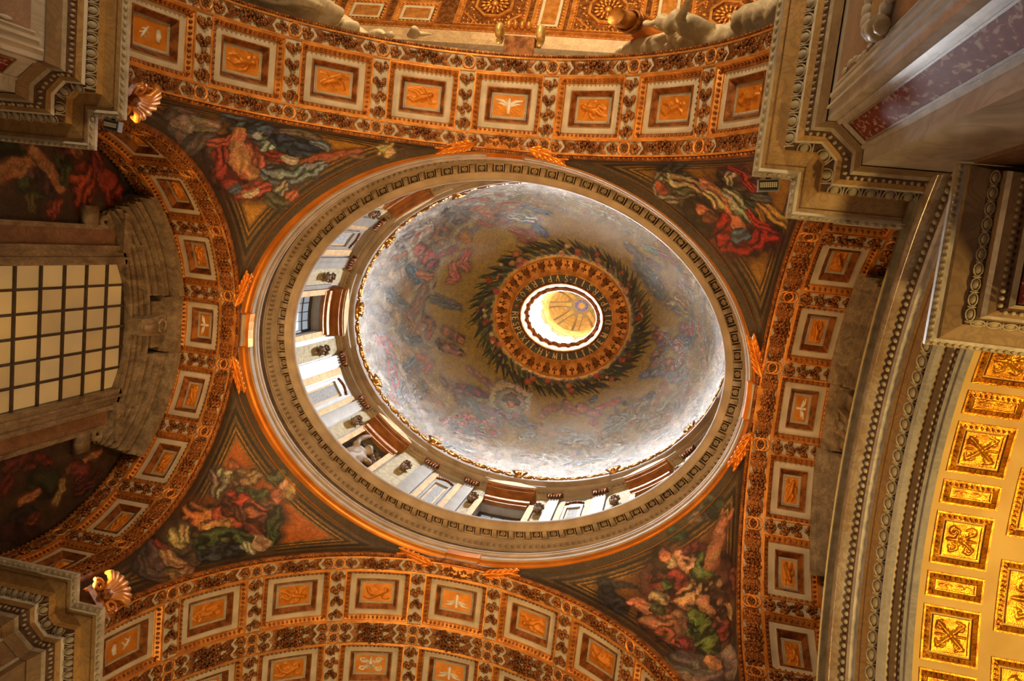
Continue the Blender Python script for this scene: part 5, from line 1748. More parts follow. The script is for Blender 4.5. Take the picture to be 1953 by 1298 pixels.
# roman capitals of the inscription: strokes with serifs on a unit letter
LET = {'R': ['M0 0 0 1', 'T0 1 .45 1 .6 .76 .45 .52 0 .52', 'T.3 .52 .68 0'], 'E': ['M0 0 0 1', 'T0 1 .5 1', 'T0 .52 .42 .52', 'T0 0 .52 0'],
       'S': ['T.52 .84 .4 1 .14 1 .02 .8 .12 .6 .42 .42 .54 .2 .4 0 .12 0 0 .18'], 'P': ['M0 0 0 1', 'T0 1 .45 1 .58 .74 .45 .48 0 .48'],
       'X': ['M0 1 .6 0', 'T.6 1 0 0'], 'I': ['M0 0 0 1'], 'T': ['M.3 0 .3 1', 'T0 1 .6 1'], 'H': ['M0 0 0 1', 'M.6 0 .6 1', 'T0 .52 .6 .52'],
       'V': ['M0 1 .32 0', 'T.64 1 .32 0'], 'M': ['T.05 0 .1 1', 'M.1 1 .42 .1', 'T.74 1 .42 .1', 'M.74 1 .8 0'], 'L': ['M0 0 0 1', 'T0 0 .5 0'],
       'A': ['T0 0 .32 1', 'M.64 0 .32 1', 'T.14 .4 .5 .4'], 'D': ['M0 0 0 1', 'T0 1 .4 1 .66 .75 .66 .25 .4 0 0 0'],
       'B': ['M0 0 0 1', 'T0 1 .4 1 .52 .78 .4 .54 0 .54', 'T.4 .54 .58 .28 .42 0 0 0'], 'O': ['T.35 1 .66 .75 .66 .25 .35 0 .04 .25 .04 .75 .35 1']}


def glyph(ch):
    mb = MB()
    for st in LET[ch]:
        q = [float(t) for t in st[1:].split()]
        pts = [(q[i], q[i + 1]) for i in range(0, len(q), 2)]
        hw_ = .095 if st[0] == 'M' else .06
        for (x0, y0), (x1, y1) in zip(pts[:-1], pts[1:]):
            L_ = math.hypot(x1 - x0, y1 - y0)
            ux, uy = (x1 - x0) / L_, (y1 - y0) / L_
            V = [(x0 - uy * hw_, y0 + ux * hw_, 0), (x0 + uy * hw_, y0 - ux * hw_, 0), (x1 + uy * hw_, y1 - ux * hw_, 0), (x1 - uy * hw_, y1 + ux * hw_, 0)]
            V += [(x, y, -.04) for x, y, _ in V]
            mb.add(V, [(0, 1, 2, 3), (4, 7, 6, 5), (0, 4, 5, 1), (1, 5, 6, 2), (2, 6, 7, 3), (3, 7, 4, 0)])
        for x, y in (pts[0], pts[-1]) if st[0] == 'M' else ():
            mb.box((x - .15, y - .03, -.04), (x + .15, y + .03, 0))
    w_ = .6 if ch not in 'I' else 0
    return mb.map(lambda v: (v - np.array([w_ / 2, .5, 0])) * np.array([.85, 1, 1]) * .33).mesh('letter', GOLD_PALE)


GL = {c: glyph(c) for c in LET}


def write(text, a0, a1):
    n = len(text)
    for i, ch in enumerate(text):
        a = rad(a0 + (a1 - a0) * i / (n - 1) - 6.5)
        p = E(a, 1.125, ZE + .12, 3.74, 3.30)
        q = E(a, 1.6, ZE + .12, 3.74, 3.30)
        up_ = Vector((q[0] - p[0], q[1] - p[1], 0)).normalized()
        # seen from below: reading direction runs against the azimuth, letter tops point to the centre
        r_ = Vector((math.sin(a) * 3.0, -math.cos(a) * 2.6, 0)).normalized()
        o = link('letter', GL[ch], eye)
        o.matrix_world = Matrix(((r_.x, up_.x, 0, p[0]), (r_.y, up_.y, 0, p[1]), (0, 0, -1, p[2]), (0, 0, 0, 1)))


write('RESPEXIT', 184, 130.5)
write('HVMILITATEM', 118, 25.5)
write('DISPERSIT', 4.7, -71)
write('SVPERBOS', -83, -155)
mb = MB()
for i in range(5):
    a = i * 2 * PI / 5
    mb.ell((.07 * math.cos(a), .07 * math.sin(a), 0), (.05, .05, .03), 6, 4)
FLW = mb.mesh('rosette', GOLD, True)
mb = MB()
mb.add([(-.04, -.03, 0), (.04, -.03, 0), (0, .05, 0), (-.04, -.03, -.03), (.04, -.03, -.03), (0, .05, -.03)], [(0, 1, 2), (3, 5, 4), (0, 3, 4, 1), (1, 4, 5, 2), (2, 5, 3, 0)])
DOT = mb.mesh('stop_mark', GOLD_PALE)
for a, me, nm in ((195, FLW, 'rosette'), (14, FLW, 'rosette'), (124, DOT, 'stop_mark'), (-77, DOT, 'stop_mark')):
    o = link(nm, me, eye)
    o.location = E(rad(a - 6.5), 1.125, ZE + .11, 3.74, 3.30)

# ------------------------------------------------------------------ lantern
ZL0, ZL1, ZL2 = ZE + .95, 50.0, 53.6
LA, LB = 2.05, 1.72
mb = MB()


def lbox(mb, f0, f1, z0, z1, o0, o1, n=4):
    rows = []
    F = np.linspace(f0, f1, n)
    for o_, z_ in ((o0, z0), (o1, z0), (o1, z1), (o0, z1), (o0, z0)):
        rows.append([((LA - o_) * math.cos(rad(f)), (LB - o_) * math.sin(rad(f)), z_) for f in F])
    P_ = np.array(rows)
    mb.grid(P_)
    mb.add(P_[:4, 0], [(0, 1, 2, 3)])
    mb.add(P_[:4, -1], [(0, 1, 2, 3)])
    return mb


for k in range(8):
    lbox(mb, 45 * k - 8, 45 * k + 8, ZL0, ZL1, -.2, 0)
lbox(mb, 0, 360, 48.9, ZL1, -.2, 0, 40)
lbox(mb, 0, 360, ZL0 - .1, ZL0 + .3, -.2, 0, 40)
lant = struct(mb.build('wall_lantern', LANTERN_CREAM), 'bright cream lantern with windows above the eye of the dome', 'lantern')
for k in range(8):
    lbox(MB(), 45 * k - 5, 45 * k + 5, ZL0 + .2, 49.3, 0, .10).build('pilaster', GOLD_PALE, lant)
ering(MB(), [(0, 49.3), (.12, 49.4), (.12, 49.6), (.26, 49.75), (.28, 49.95), (.1, 50.05)], LA, LB, 64).build('gilded_cornice', GOLD_PALE, lant, True)
for k in range(8):
    lbox(MB(), 45 * k + 7.5, 45 * k + 37.5, ZL0 + .3, 48.95, -.19, -.15, 4).build('daylight_pane', DAY_PANE, lant)
gr = MB()
for k in range(8):
    for z in (44.6, 45.9, 47.2):
        lbox(gr, 45 * k + 8, 45 * k + 37, z - .02, z + .02, -.12, -.09, 3)
    lbox(gr, 45 * k + 22, 45 * k + 23, 43.6, 48.9, -.12, -.09, 2)
tag(gr.build('window_bars', IRON, lant), kind='stuff')
# little vault: ribs, red panels with gilded eagles, star at the crown
t_a = np.linspace(0, PI / 2 * .93, 14)
aa = np.linspace(0, 2 * PI, 64, endpoint=False)
vg = np.array([[(LA * .97 * math.cos(t) * math.cos(a), LB * .97 * math.cos(t) * math.sin(a), ZL1 + (ZL2 - ZL1) * math.sin(t)) for a in aa] for t in t_a])
vault = struct(MB().grid(vg, wrap=True).build('ceiling_lantern', LANTERN_CREAM, None, True), 'small lantern vault with red panels and a blue star disc', 'vault')


def lv(t, a, off):
    return ((LA * .97 - off) * math.cos(t) * math.cos(a), (LB * .97 - off) * math.cos(t) * math.sin(a), ZL1 + (ZL2 - ZL1 - off) * math.sin(t))


for k in range(8):
    a = k * PI / 4
    w_ = .07
    rows = [[lv(t, a + s * w_ / max(math.cos(t), .2), .03) for t in np.linspace(.05, 1.2, 10)] for s in (-1, 1)]
    MB().grid(np.array(rows)).build('rib', GOLD_PALE, vault)
    a2 = a + PI / 8
    for sc_, m, off, nm in ((1.0, GOLD_PALE, .03, 'panel_frame'), (.86, LANTERN_RED, .04, 'red_panel'), (.66, BLUE_GREY, .05, 'grey_field')):
        poly = []
        for tt_, ww in ((.62 - .45 * sc_, .24), (.62 - .45 * sc_, -.24), (.62 + .22 * sc_, -.24), (.62 + .42 * sc_, -.12), (.62 + .42 * sc_, .12), (.62 + .22 * sc_, .24)):
            poly.append(lv(tt_, a2 + ww * sc_, off))
        MB().add(poly, [tuple(range(6))]).build(nm, m, vault)
    eg = MB()
    p = np.array(lv(.6, a2, .09))
    q = np.array(lv(.95, a2, .09)) - p
    q /= np.linalg.norm(q)
    s_ = np.array([-math.sin(a2), math.cos(a2), 0])
    eg.tube([p - q * .22, p, p + q * .16, p + q * .26], [.05, .09, .05, .04], 7)
    for sg in (-1, 1):
        eg.tube([p, p + sg * s_ * .16 + q * .05, p + sg * s_ * .27 - q * .12], [.07, .06, .03], 6)
    eg.build('gilded_eagle', GOLD, vault, True)
zt = ZL1 + (ZL2 - ZL1) * math.sin(1.25)
disc = MB()
disc.grid(np.array([[(r * LA / 2 * math.cos(a), r * LB / 2 * math.sin(a), zt + .1 - .02 * i) for a in aa] for i, r in enumerate((.0, .62))]), wrap=True)
star_root = disc.build('star_disc', STAR_BLUE, vault)
rg = MB()
rg.grid(np.array([[(r * LA / 2 * math.cos(a), r * LB / 2 * math.sin(a), z) for a in aa] for r, z in ((.60, zt + .06), (.62, zt), (.70, zt - .04), (.80, zt), (.86, zt + .05))]), wrap=True)
rg.build('disc_frame', GOLD_PALE, vault, True)
sr = MB()
pts = []
for i in range(32):
    r = .55 if i % 2 == 0 else .18
    if i % 4 == 2:
        r = .42
    a = i * 2 * PI / 32
    pts.append((r * LA / 2 * math.cos(a), r * LB / 2 * math.sin(a), zt + .02))
sr.add(pts + [(0, 0, zt - .02)], [(i, (i + 1) % 32, 32) for i in range(32)])
sr.build('gilded_star', GOLD_PALE, star_root)
# ------------------------------------------------------------------ lunette walls on the two short sides
XW = 11.0


def lunette(side):
    """painted wall closing the west arch (side -1) or plain stone one on the east (side 1), on plane x = side * 11"""
    y = np.linspace(-6.3, 6.3, 240)
    z = np.linspace(12.5 if side < 0 else 15.5, 23.6, 200)
    Y, Zg = np.meshgrid(y, z)
    return np.stack([np.full_like(Y, side * XW), Y, Zg], -1)


G = lunette(-1)
P = G.reshape(-1, 3)
C = np.tile(paint_lin((58, 44, 30), 1.2), (len(P), 1)) * (1 + .35 * vnoise(P, 1.5, 41) + .25 * vnoise(P, 5, 42))[:, None]
C = paint(P, np.clip(C, .004, 1), 'lun', .8, 1.5, .15)
mb = MB().grid(G)
_V = mb.verts()
mb.F = [f for f in mb.F if not (abs(_V[f[0], 1] + .03) < 1.95 and _V[f[0], 2] < 20.95)]     # opening of the window
o = mb.build('wall_west', MOSAIC, None, True)
colour(o.data, C)
struct(o, 'dark figured mosaic on the lunette wall either side of the amber window', 'wall')
struct(MB().grid(lunette(1)).build('wall_east', LUNETTE_STONE), 'mottled grey stone lunette wall above the curved pediment', 'wall')


def surround(side, parent_name, label):
    """stone window surround with keystone and broken curved pediment, in wall coordinates (depth towards the bay, y, z)"""
    X = lambda d: side * (XW - d)
    zb = 14 if side < 0 else 16.6
    root = None

    def bx(name, m, items, par):
        mb = MB()
        for d0, d1, y0, y1, z0, z1 in items:
            mb.box((min(X(d0), X(d1)), y0, z0), (max(X(d0), X(d1)), y1, z1))
        return mb.build(name, m, par)

    def arcs(name, m, par, r0, r1, d0, d1, y_in, y_out, zc=ZL, n=14, both=True, dz=0.0):
        mb = MB()
        for s in ((-1, 1) if both else (1,)):
            for k in range(1):
                rows = []
                for r, d in ((r0, d0), (r0, d1), (r1, d1), (r1, d0), (r0, d0)):
                    a0, a1 = math.asin(max(-1, min(1, y_in / r))), math.asin(max(-1, min(1, y_out / r)))
                    rows.append([(X(d), s * r * math.sin(t), zc + r * math.cos(t) + dz) for t in np.linspace(a0, a1, n)])
                Pq = np.array(rows)
                mb.grid(Pq)
                mb.add(Pq[:4, 0], [(0, 1, 2, 3)])
                mb.add(Pq[:4, -1], [(0, 1, 2, 3)])
        return mb.build(name, m, par)
    root = bx(parent_name, LUNETTE_STONE, [(-.25, .22, -2.5, -1.93, zb, 20.9), (-.25, .22, 1.93, 2.5, zb, 20.9)], None)
    struct(root, label, 'window surround')
    bx('jamb_fillet', LUNETTE_STONE, [(0, .30, -2.5, -2.36, zb, 20.9), (0, .30, 2.36, 2.5, zb, 20.9), (0, .27, -2.16, -2.08, zb, 20.9), (0, .27, 2.08, 2.16, zb, 20.9)], root)
    bx('brown_reveal', BROWN_STONE, [(0, .16, -2.95, -2.5, zb, 20.4), (0, .16, 2.5, 2.95, zb, 20.4)], root)
    bx('outer_fillet', LUNETTE_STONE, [(0, .22, -3.08, -2.95, zb, 20.2), (0, .22, 2.95, 3.08, zb, 20.2)], root)
    for s in (-1, 1):
        mb = MB()
        a = np.linspace(0, 2.3 * PI, 20)
        mb.tube([(X(.18), s * (3.2 + .22 * math.cos(t) * (1 - t / 12)), 19.9 + .22 * math.sin(t) * (1 - t / 12)) for t in a], .09, 6)
        mb.box((min(X(0), X(.24)), s * 3.3 - .3, 19.1), (max(X(0), X(.24)), s * 3.3 + .3, 19.6))
        mb.build('console', LUNETTE_STONE, root, True)
        bx('impost_block', LUNETTE_STONE, [(0, .42, min(s * 2.3, s * 3.5), max(s * 2.3, s * 3.5), 20.45, 20.62), (0, .34, min(s * 2.4, s * 3.35), max(s * 2.4, s * 3.35), 20.62, 20.9)], root)
    # head of the window: flat architrave arches
    for r0, r1, d in ((5.95, 6.05, .22), (6.05, 6.10, .10), (6.10, 6.26, .24), (6.26, 6.31, .12), (6.31, 6.47, .28), (6.47, 6.52, .14), (6.52, 6.64, .40), (6.64, 6.85, .16)):
        arcs('architrave', LUNETTE_STONE, root, r0, r1, -.2, d, 0.0, 2.55, 15.22, 8)
    # broken curved pediment following the arch
    for r0, r1, d in ((4.42, 4.50, .30), (4.50, 4.56, .14), (4.56, 4.70, .36), (4.70, 4.75, .20), (4.75, 4.90, .46), (4.90, 4.95, .28), (4.95, 5.04, .60), (5.04, 5.10, .34), (5.10, 5.30, .56), (5.30, 5.36, .40), (5.36, 5.48, .78), (5.48, 5.62, .90)):
        arcs('pediment_molding', LUNETTE_STONE, root, r0, r1, 0, d, .95, 3.55 + (r0 - 4.5) * .5)
    arcs('tympanum', LUNETTE_STONE, root, 3.9, 4.55, 0, .10, 0, 3.4)
    for k, (d, z0, z1, hw_) in enumerate(((.40, 21.95, 22.4, .75), (.62, 22.4, 22.62, .9), (.80, 22.62, 22.95, .98))):
        bx('crown_block', LUNETTE_STONE, [(0, d, -hw_, hw_, z0, z1)], root)
    ks = MB()
    ks.add([(X(d), y, z) for d in (.0, .62) for y, z in ((-.26, 21.2), (.26, 21.2), (.34, 22.35), (-.34, 22.35))], [(0, 1, 2, 3), (4, 7, 6, 5), (0, 4, 5, 1), (1, 5, 6, 2), (2, 6, 7, 3), (3, 7, 4, 0)])
    k_ = ks.build('keystone', LUNETTE_STONE, root)
    mb = MB()
    a = np.linspace(0, 2 * PI, 14)
    mb.tube([(X(.66), .2 * math.cos(t), 22.1 + .2 * math.sin(t)) for t in a], .05, 6)
    mb.box((min(X(.6), X(.70)), -.09, 21.25), (max(X(.6), X(.70)), .09, 21.9))
    mb.build('keystone_scroll', LUNETTE_STONE, k_, True)
    return root


surround(-1, 'trim_8', 'mottled stone surround with keystone around the large amber window')
surround(1, 'trim_9', 'dim stone pediment with keystone above the curved marble arch on the right')

# the window: leaded grid with amber panes under a flat segmental head
zs = [13.6, 14.41, 15.26, 16.1, 16.95, 17.8, 18.63, 19.47, 20.3]
ys = [-1.93 + 3.86 * i / 6 for i in range(7)]
head = lambda y: 15.22 + math.sqrt(5.95 ** 2 - y * y)
mb = MB()
xw = -XW - .02
for y in ys[1:-1]:
    mb.box((xw - .03, y - .035, 13.6), (xw + .06, y + .035, head(y)))
for z in zs:
    mb.box((xw - .03, -1.93, z - .035), (xw + .07, 1.93, z + .035))
win = struct(mb.build('window_1', IRON), 'large amber glazed window with a dark iron grid', 'window')
for i in range(6):
    for j in range(len(zs)):
        y0, y1, z0 = ys[i] + .03, ys[i + 1] - .03, zs[j] + .03
        top0, top1 = ((zs[j + 1] - .03,) * 2) if j + 1 < len(zs) else (head(y0), head(y1))
        if min(top0, top1) <= z0 + .05:
            continue
        mb = MB()
        V = [(xw, y0, z0), (xw, y1, z0), (xw, y1, top1), (xw, y0, top0)]
        V += [(x - .02, y, z) for x, y, z in V]
        mb.add(V, [(0, 1, 2, 3), (4, 7, 6, 5), (0, 4, 5, 1), (1, 5, 6, 2), (2, 6, 7, 3), (3, 7, 4, 0)])
        mb.build('pane', AMBER_PANE, win)

# ------------------------------------------------------------------ curved pediment of the passage on the east side
ZP = 6.649
PO, PI_ = (9.284, 9.71), (10.30, 7.678)
SEG = [  # fraction from lip to arris, offset towards the viewer
    (0.00, 0.08), (0.03, 0.02), (0.06, -.02), (.08, .05), (.105, .09), (.13, .112), (.155, .118), (.18, .105), (.205, .07), (.225, .02), (.235, -.03), (.26, -.03), (.29, .03), (.31, .02), (.35, .03), (.37, -.03), (.385, -.05),
    (.56, -.05), (.57, .02), (.66, .05), (.68, .10), (.72, .09), (.75, .03), (.76, -.02), (.84, -.02), (.85, .02), (.90, .05), (.91, .07), (.94, .04), (.96, .06), (1.0, .0)]
dx, dr = PI_[0] - PO[0], PI_[1] - PO[1]
Ln = math.hypot(dx, dr)
nx, nr = dr / Ln, -dx / Ln            # normal of the band section, towards the bay and down


def ped(t, off, th):
    x = PO[0] + t * dx + off * nx
    r = PO[1] + t * dr + off * nr
    return (x, r * math.sin(th), ZP + r * math.cos(th))


TH = np.linspace(-.80, .80, 90)


def pband(name, m, t0, t1, par, sm=False):
    pr = [(t, o_) for t, o_ in SEG if t0 - 1e-6 <= t <= t1 + 1e-6]
    return MB().grid(np.array([[ped(t, o_, th) for th in TH] for t, o_ in pr])).build(name, m, par, sm)


proot = pband('trim_10', SHINY_MARBLE, .0, .235, None, True)
struct(proot, 'large curved marble pediment with carved moldings sweeping down the right side', 'pediment')
MB().grid(np.array([[ped(0, .10, th) for th in TH], [(11.2, (PO[1] + .15) * math.sin(th), ZP + (PO[1] + .15) * math.cos(th)) for th in TH]])).build('pediment_top', OCHRE_DIM, proot)
pband('lip_fillet', CORNICE_LEAF, 0, .06, proot)
for t0, t1, nm, m in ((.235, .31, 'bead_ground', DARK_GROUND), (.31, .385, 'white_fillet', GREY_MARBLE), (.385, .56, 'ochre_band', OCHRE), (.56, .66, 'leaf_ground', DARK_GROUND), (.66, .75, 'grey_fillet', BLUE_GREY),
                      (.75, .84, 'brown_band', OCHRE_DIM), (.84, .90, 'carved_ground', DARK_GROUND), (.90, 1.0, 'grey_molding', BLUE_GREY)):
    pband(nm, m, t0, t1, proot)
ln_ = MB().grid(np.array([[ped(t, -.045, th) for th in TH] for t in (.425, .432)])).build('incised_line', BROWN_STONE, proot)


def local_frame(t, off, th):
    p = np.array(ped(t, off, th))
    q = np.array(ped(t, off, th + .001)) - p
    q /= np.linalg.norm(q)
    n_ = np.array([nx, nr * math.sin(th), nr * math.cos(th)])
    n_ /= np.linalg.norm(n_)
    c_ = np.cross(n_, q)
    return p, np.stack([q, c_, n_], 1)


mb = MB()
n = int(1.5 * 9.2 / .15)
for i in range(n):
    p, R_ = local_frame(.275, .02, -.75 + 1.5 * (i + .5) / n)
    mb.ell(p, (.055, .06, .04), 6, 4, R_)
tag(mb.build('bead_molding', CORNICE_LEAF, proot, True), kind='stuff')
lb = MB()
a = np.linspace(0, 2 * PI, 13)
lb.tube([(.13 * math.cos(t), .115 * math.sin(t), .02) for t in a], .022, 5)
lb.ell((0, 0, .005), (.105, .09, .05), 9, 5)
lb.tube([(.15, -.11, .01), (.15, 0, .03), (.15, .11, .01)], [.01, .03, .012], 5)
LOOP = lb.mesh('leaf_loop', CORNICE_LEAF, True)
n = int(1.44 * 8.5 / .31)
for i in range(n):
    p, R_ = local_frame(.612, .045, -.70 + 1.44 * (i + .5) / n)
    o = link('leaf_loop', LOOP, proot)
    o.matrix_world = Matrix([[*R_[r], p[r]] for r in range(3)] + [[0, 0, 0, 1]])
mb = MB()
n = int(1.5 * 7.9 / .13)
for i in range(n):
    for c in (-.045, .045):
        p, R_ = local_frame(.872, .03, -.75 + 1.5 * (i + .5 + (.25 if c > 0 else 0)) / n)
        mb.ell(p + R_[:, 1] * c, (.05, .035, .035), 6, 3, R_)
tag(mb.build('carved_leaf_molding', CORNICE_LEAF, proot, True), kind='stuff')

# passage vault behind it
RV = PI_[1]
kv = math.radians(12.45)
mb = MB()
S_ = np.linspace(-.85, .85, 80)
mb.grid(np.array([[(x, RV * math.sin(t), ZP + RV * math.cos(t)) for t in S_] for x in (PI_[0], 17.0)]))
mb.grid(np.array([[(x, (RV + .5) * math.sin(t), ZP + (RV + .5) * math.cos(t)) for t in S_] for x in (PI_[0], 17.0)]))
pv = struct(mb.build('ceiling_passage', YELLOW_PLASTER), 'bright yellow vault with gilded square panels beyond the curved pediment', 'vault')
fv = bend(RV)


def vtemplate(hs, hw_, strokes, name):
    """raised gilded panel frame and relief, s along the arc, w along the vault"""
    out = []
    mb = MB()
    raised_frame(mb, hs, hw_, .03, 0, .03)
    rect_frame(mb, hs - .03, hw_ - .03, .01, hs - .12, hw_ - .12, .045)
    eggs_round(mb, hs - .075, hw_ - .075, .045, .085, .036, 6, 3)
    out.append(mb.map(fv).mesh(name, GOLD_YELLOW))
    mb = MB()
    k = .16 if hs > .3 else .13
    raised_frame(mb, hs - k, hw_ - k, .02, .0, .05)
    hfield(mb, strokes, hs - k - .02, hw_ - k - .02, .015, .34, 44, 44)
    out.append(mb.map(fv).mesh('relief_panel', GOLD_YELLOW, True))
    return out


sq = [vtemplate(.47, .46, s, 'square_panel') for s in SCROLLS]
swp = [[(y, x, r * .8) for x, y, r in st] for st in FRIEZE[0]]
rc_ = vtemplate(.22, .46, swp, 'oblong_panel')
big = vtemplate(.62, .60, SCROLLS[0], 'large_panel')
for i in range(-3, 4):
    for col, w_ in enumerate((10.87,)):
        for tm, th, nm in ((sq[i % 2], math.radians(3.0) + i * kv, 'square_panel'), (rc_, math.radians(3.0) + (i + .5) * kv, 'oblong_panel')):
            o = link(nm, tm[0], pv)
            o.matrix_world = Matrix.Translation((w_, 0, ZP)) @ Matrix.Rotation(PI / 2, 4, 'Z').inverted() @ Matrix.Rotation(-th, 4, 'Y')
            link('relief_panel', tm[1], o)
    o = link('large_panel', big[0], pv)
    o.matrix_world = Matrix.Translation((12.15, 0, ZP)) @ Matrix.Rotation(PI / 2, 4, 'Z').inverted() @ Matrix.Rotation(-(math.radians(3.0) + (i + .5) * kv), 4, 'Y')
    link('relief_panel', big[1], o)

# entablature block beside the pediment foot
BL = [(9.15 + o_, -3.05 - o_, z_) for o_, z_ in ((0, 12.62), (0, 12.52), (.06, 12.45), (.115, 12.42), (.14, 12.36), (.372, 12.26), (.38, 12.22), (.475, 12.12), (.50, 12.02), (.545, 11.94), (.63, 11.86), (.69, 11.66), (.74, 11.58))]
mats = [CORNICE_LEAF, CORNICE_LEAF, GREY_MARBLE, OCHRE_DIM, OCHRE_DIM, DARK_GROUND, DARK_GROUND, OCHRE_DIM, GREY_MARBLE, OCHRE_DIM, DARK_GROUND, CORNICE_LEAF]
YB0 = -5.74
broot = None
for k in range(len(BL) - 1):
    mb = MB()
    rows = []
    for x, y, z in (BL[k], BL[k + 1]):
        ins = x - 9.15
        rows.append([(x, YB0 + ins * .25, z), (x, y, z), (14.5, y, z)])
    mb.grid(np.array(rows))
    # return along the upper edge
    mb.grid(np.array([[(x, YB0 + (x - 9.15) * .25, z), (14.5, YB0 + (x - 9.15) * .25, z)] for x, y, z in (BL[k], BL[k + 1])]))
    if broot is None:
        mb.grid(np.array([[(9.15, YB0, 12.62), (9.15, -3.05, 12.62)], [(14.5, YB0, 12.62), (14.5, -3.05, 12.62)]]))
        broot = struct(mb.build('trim_11', mats[0]), 'brown marble entablature block with carved moldings at the right edge', 'entablature')
    else:
        mb.build('molding', mats[k], broot)
MB().box((9.91, -5.4, 8), (14, -3.81, 11.62)).build('red_marble_frieze', RED, broot)
mb = MB()
for x, y, a in along([(9.19, YB0), (9.19, -3.09), (14, -3.09)], .10):
    mb.ell((x, y, 12.46), (.035, .04, .035), 6, 4)
tag(mb.build('bead_lip', CORNICE_LEAF, broot, True), kind='stuff')
for x, y, a in along([(9.575, YB0 + .1), (9.575, -3.475), (13, -3.475)], .21):
    o = link('leaf_loop', LOOP, broot)
    place(o, (x, y, 12.17), inward_frame(14 - x, -9 - y, a, 1.0) * np.array([.72, .55, .7]))
mb = MB()
for x, y, a in along([(9.81, YB0 + .2), (9.81, -3.71), (13, -3.71)], .10):
    for c in (-.04, .04):
        mb.ell((x + c * math.sin(a), y + c * math.cos(a), 11.77 + c * .6), (.04, .04, .04), 6, 3)
tag(mb.build('carved_leaf_molding', CORNICE_LEAF, broot, True), kind='stuff')
struct(MB().box((9.3, -12.5, -1.6), (14.5, -5.72, 12.3)).build('wall_shadow_gap', BROWN_STONE), 'dark brown slab standing in for the shadow gap behind the entablature block', 'wall')  # dark slab put where there is only a shadow gap

# ------------------------------------------------------------------ the nave beyond the upper arch
NY, NZ, NR = -26.0, 33.0, 16.0
mb = MB()
Sn = np.linspace(-.3, 1.05, 40)
mb.grid(np.array([[(x, NY + NR * math.sin(t), NZ + NR * math.cos(t)) for t in Sn] for x in (-45, 40)]))
nave = struct(mb.build('ceiling_nave', GOLD_DARK), 'coffered gilded nave vault glimpsed beyond the upper arch', 'vault')
fn_ = bend(NR)


def ntemplate(hs, hx_, kind):
    """nave coffer, s along the arc, w along the nave"""
    o_ = []
    mb = MB()
    raised_frame(mb, hs, hx_, .10, .0, .18)
    rect_frame(mb, hs - .1, hx_ - .1, .15, hs - .38, hx_ - .38, -.02)
    o_.append(('coffer', mb.map(fn_).mesh('coffer', GOLD), None))
    eg = eggs_round(MB(), hs - .22, hx_ - .22, .10, .26, .10, 6, 4)
    o_.append(('egg_molding', eg.map(fn_).mesh('egg_molding', GOLD, True), None))
    if kind == 'oct':
        mb = MB()
        a = [PI / 8 + i * PI / 4 for i in range(9)]
        R1, R0 = 1.22, 1.06
        mb.grid(np.array([[(r * math.cos(t), r * math.sin(t), n_) for t in a] for r, n_ in ((R1, .03), (R1, .16), (R0, .16), (R0, .02))]))
        for s1 in (-1, 1):
            for s2 in (-1, 1):
                mb.tube([(s1 * (hs - .4), s2 * (hx_ - 1.25), .05), (s1 * (hs - 1.25), s2 * (hx_ - .4), .05)], .06, 5)
        o_.append(('octagon_frame', mb.map(fn_).mesh('octagon_frame', GOLD), None))
        mb = MB().ell((0, 0, .1), (.22, .22, .16), 10, 5)
        for ring_, nn, rr2 in ((.42, 12, .13), (.70, 16, .15)):
            for i in range(nn):
                t = i * 2 * PI / nn
                R_ = np.array(Matrix.Rotation(t, 3, 'Z'))
                mb.ell((ring_ * math.cos(t), ring_ * math.sin(t), .12), (rr2 * 1.3, rr2 * .6, .09), 6, 4, R_)
        o_.append(('rosette', mb.map(fn_).mesh('rosette', GOLD, True), None))
        mb = MB()
        q = random.Random(4)
        for i in range(120):
            s, w_ = q.uniform(-hs + .45, hs - .45), q.uniform(-hx_ + .45, hx_ - .45)
            if math.hypot(s, w_) > 1.3:
                mb.ell((s, w_, .03), (q.uniform(.05, .13), q.uniform(.05, .13), .06), 5, 3)
        o_.append(('foliage_relief', mb.map(fn_).mesh('foliage_relief', GOLD, True), None))
    else:
        mb = MB()
        rect_frame(mb, hs - .38, hx_ - .38, .05, hs - .55, hx_ - .55, .05)
        o_.append(('border', mb.map(fn_).mesh('border', STUCCO), None))
        mb = hfield(MB(), [[(y, x, r) for x, y, r in st] for st in SCROLLS[1]] if hs > hx_ else SCROLLS[1], hs - .55, hx_ - .55, .05, .3, 24, 24)
        o_.append(('relief_panel', mb.map(fn_).mesh('relief_panel', GOLD, True), None))
    return o_


NOCT, NREC, NSM = ntemplate(2.02, 2.15, 'oct'), ntemplate(2.02, .98, 'rec'), ntemplate(1.0, 1.35, 'rec')


def nput(tm, x, th):
    o = link(tm[0][0], tm[0][1], nave)
    o.matrix_world = Matrix.Translation((x, NY, NZ)) @ Matrix.Rotation(-PI / 2, 4, 'Z') @ Matrix.Rotation(0, 4, 'Y')
    # local s axis -> +y (towards the aisle) ; local w axis -> x
    o.matrix_world = Matrix(((0, 1, 0, x), (1, 0, 0, NY), (0, 0, 1, NZ), (0, 0, 0, 1))) @ Matrix.Rotation(th, 4, 'Y')
    for nm, me, _ in tm[1:]:
        link(nm, me, o)


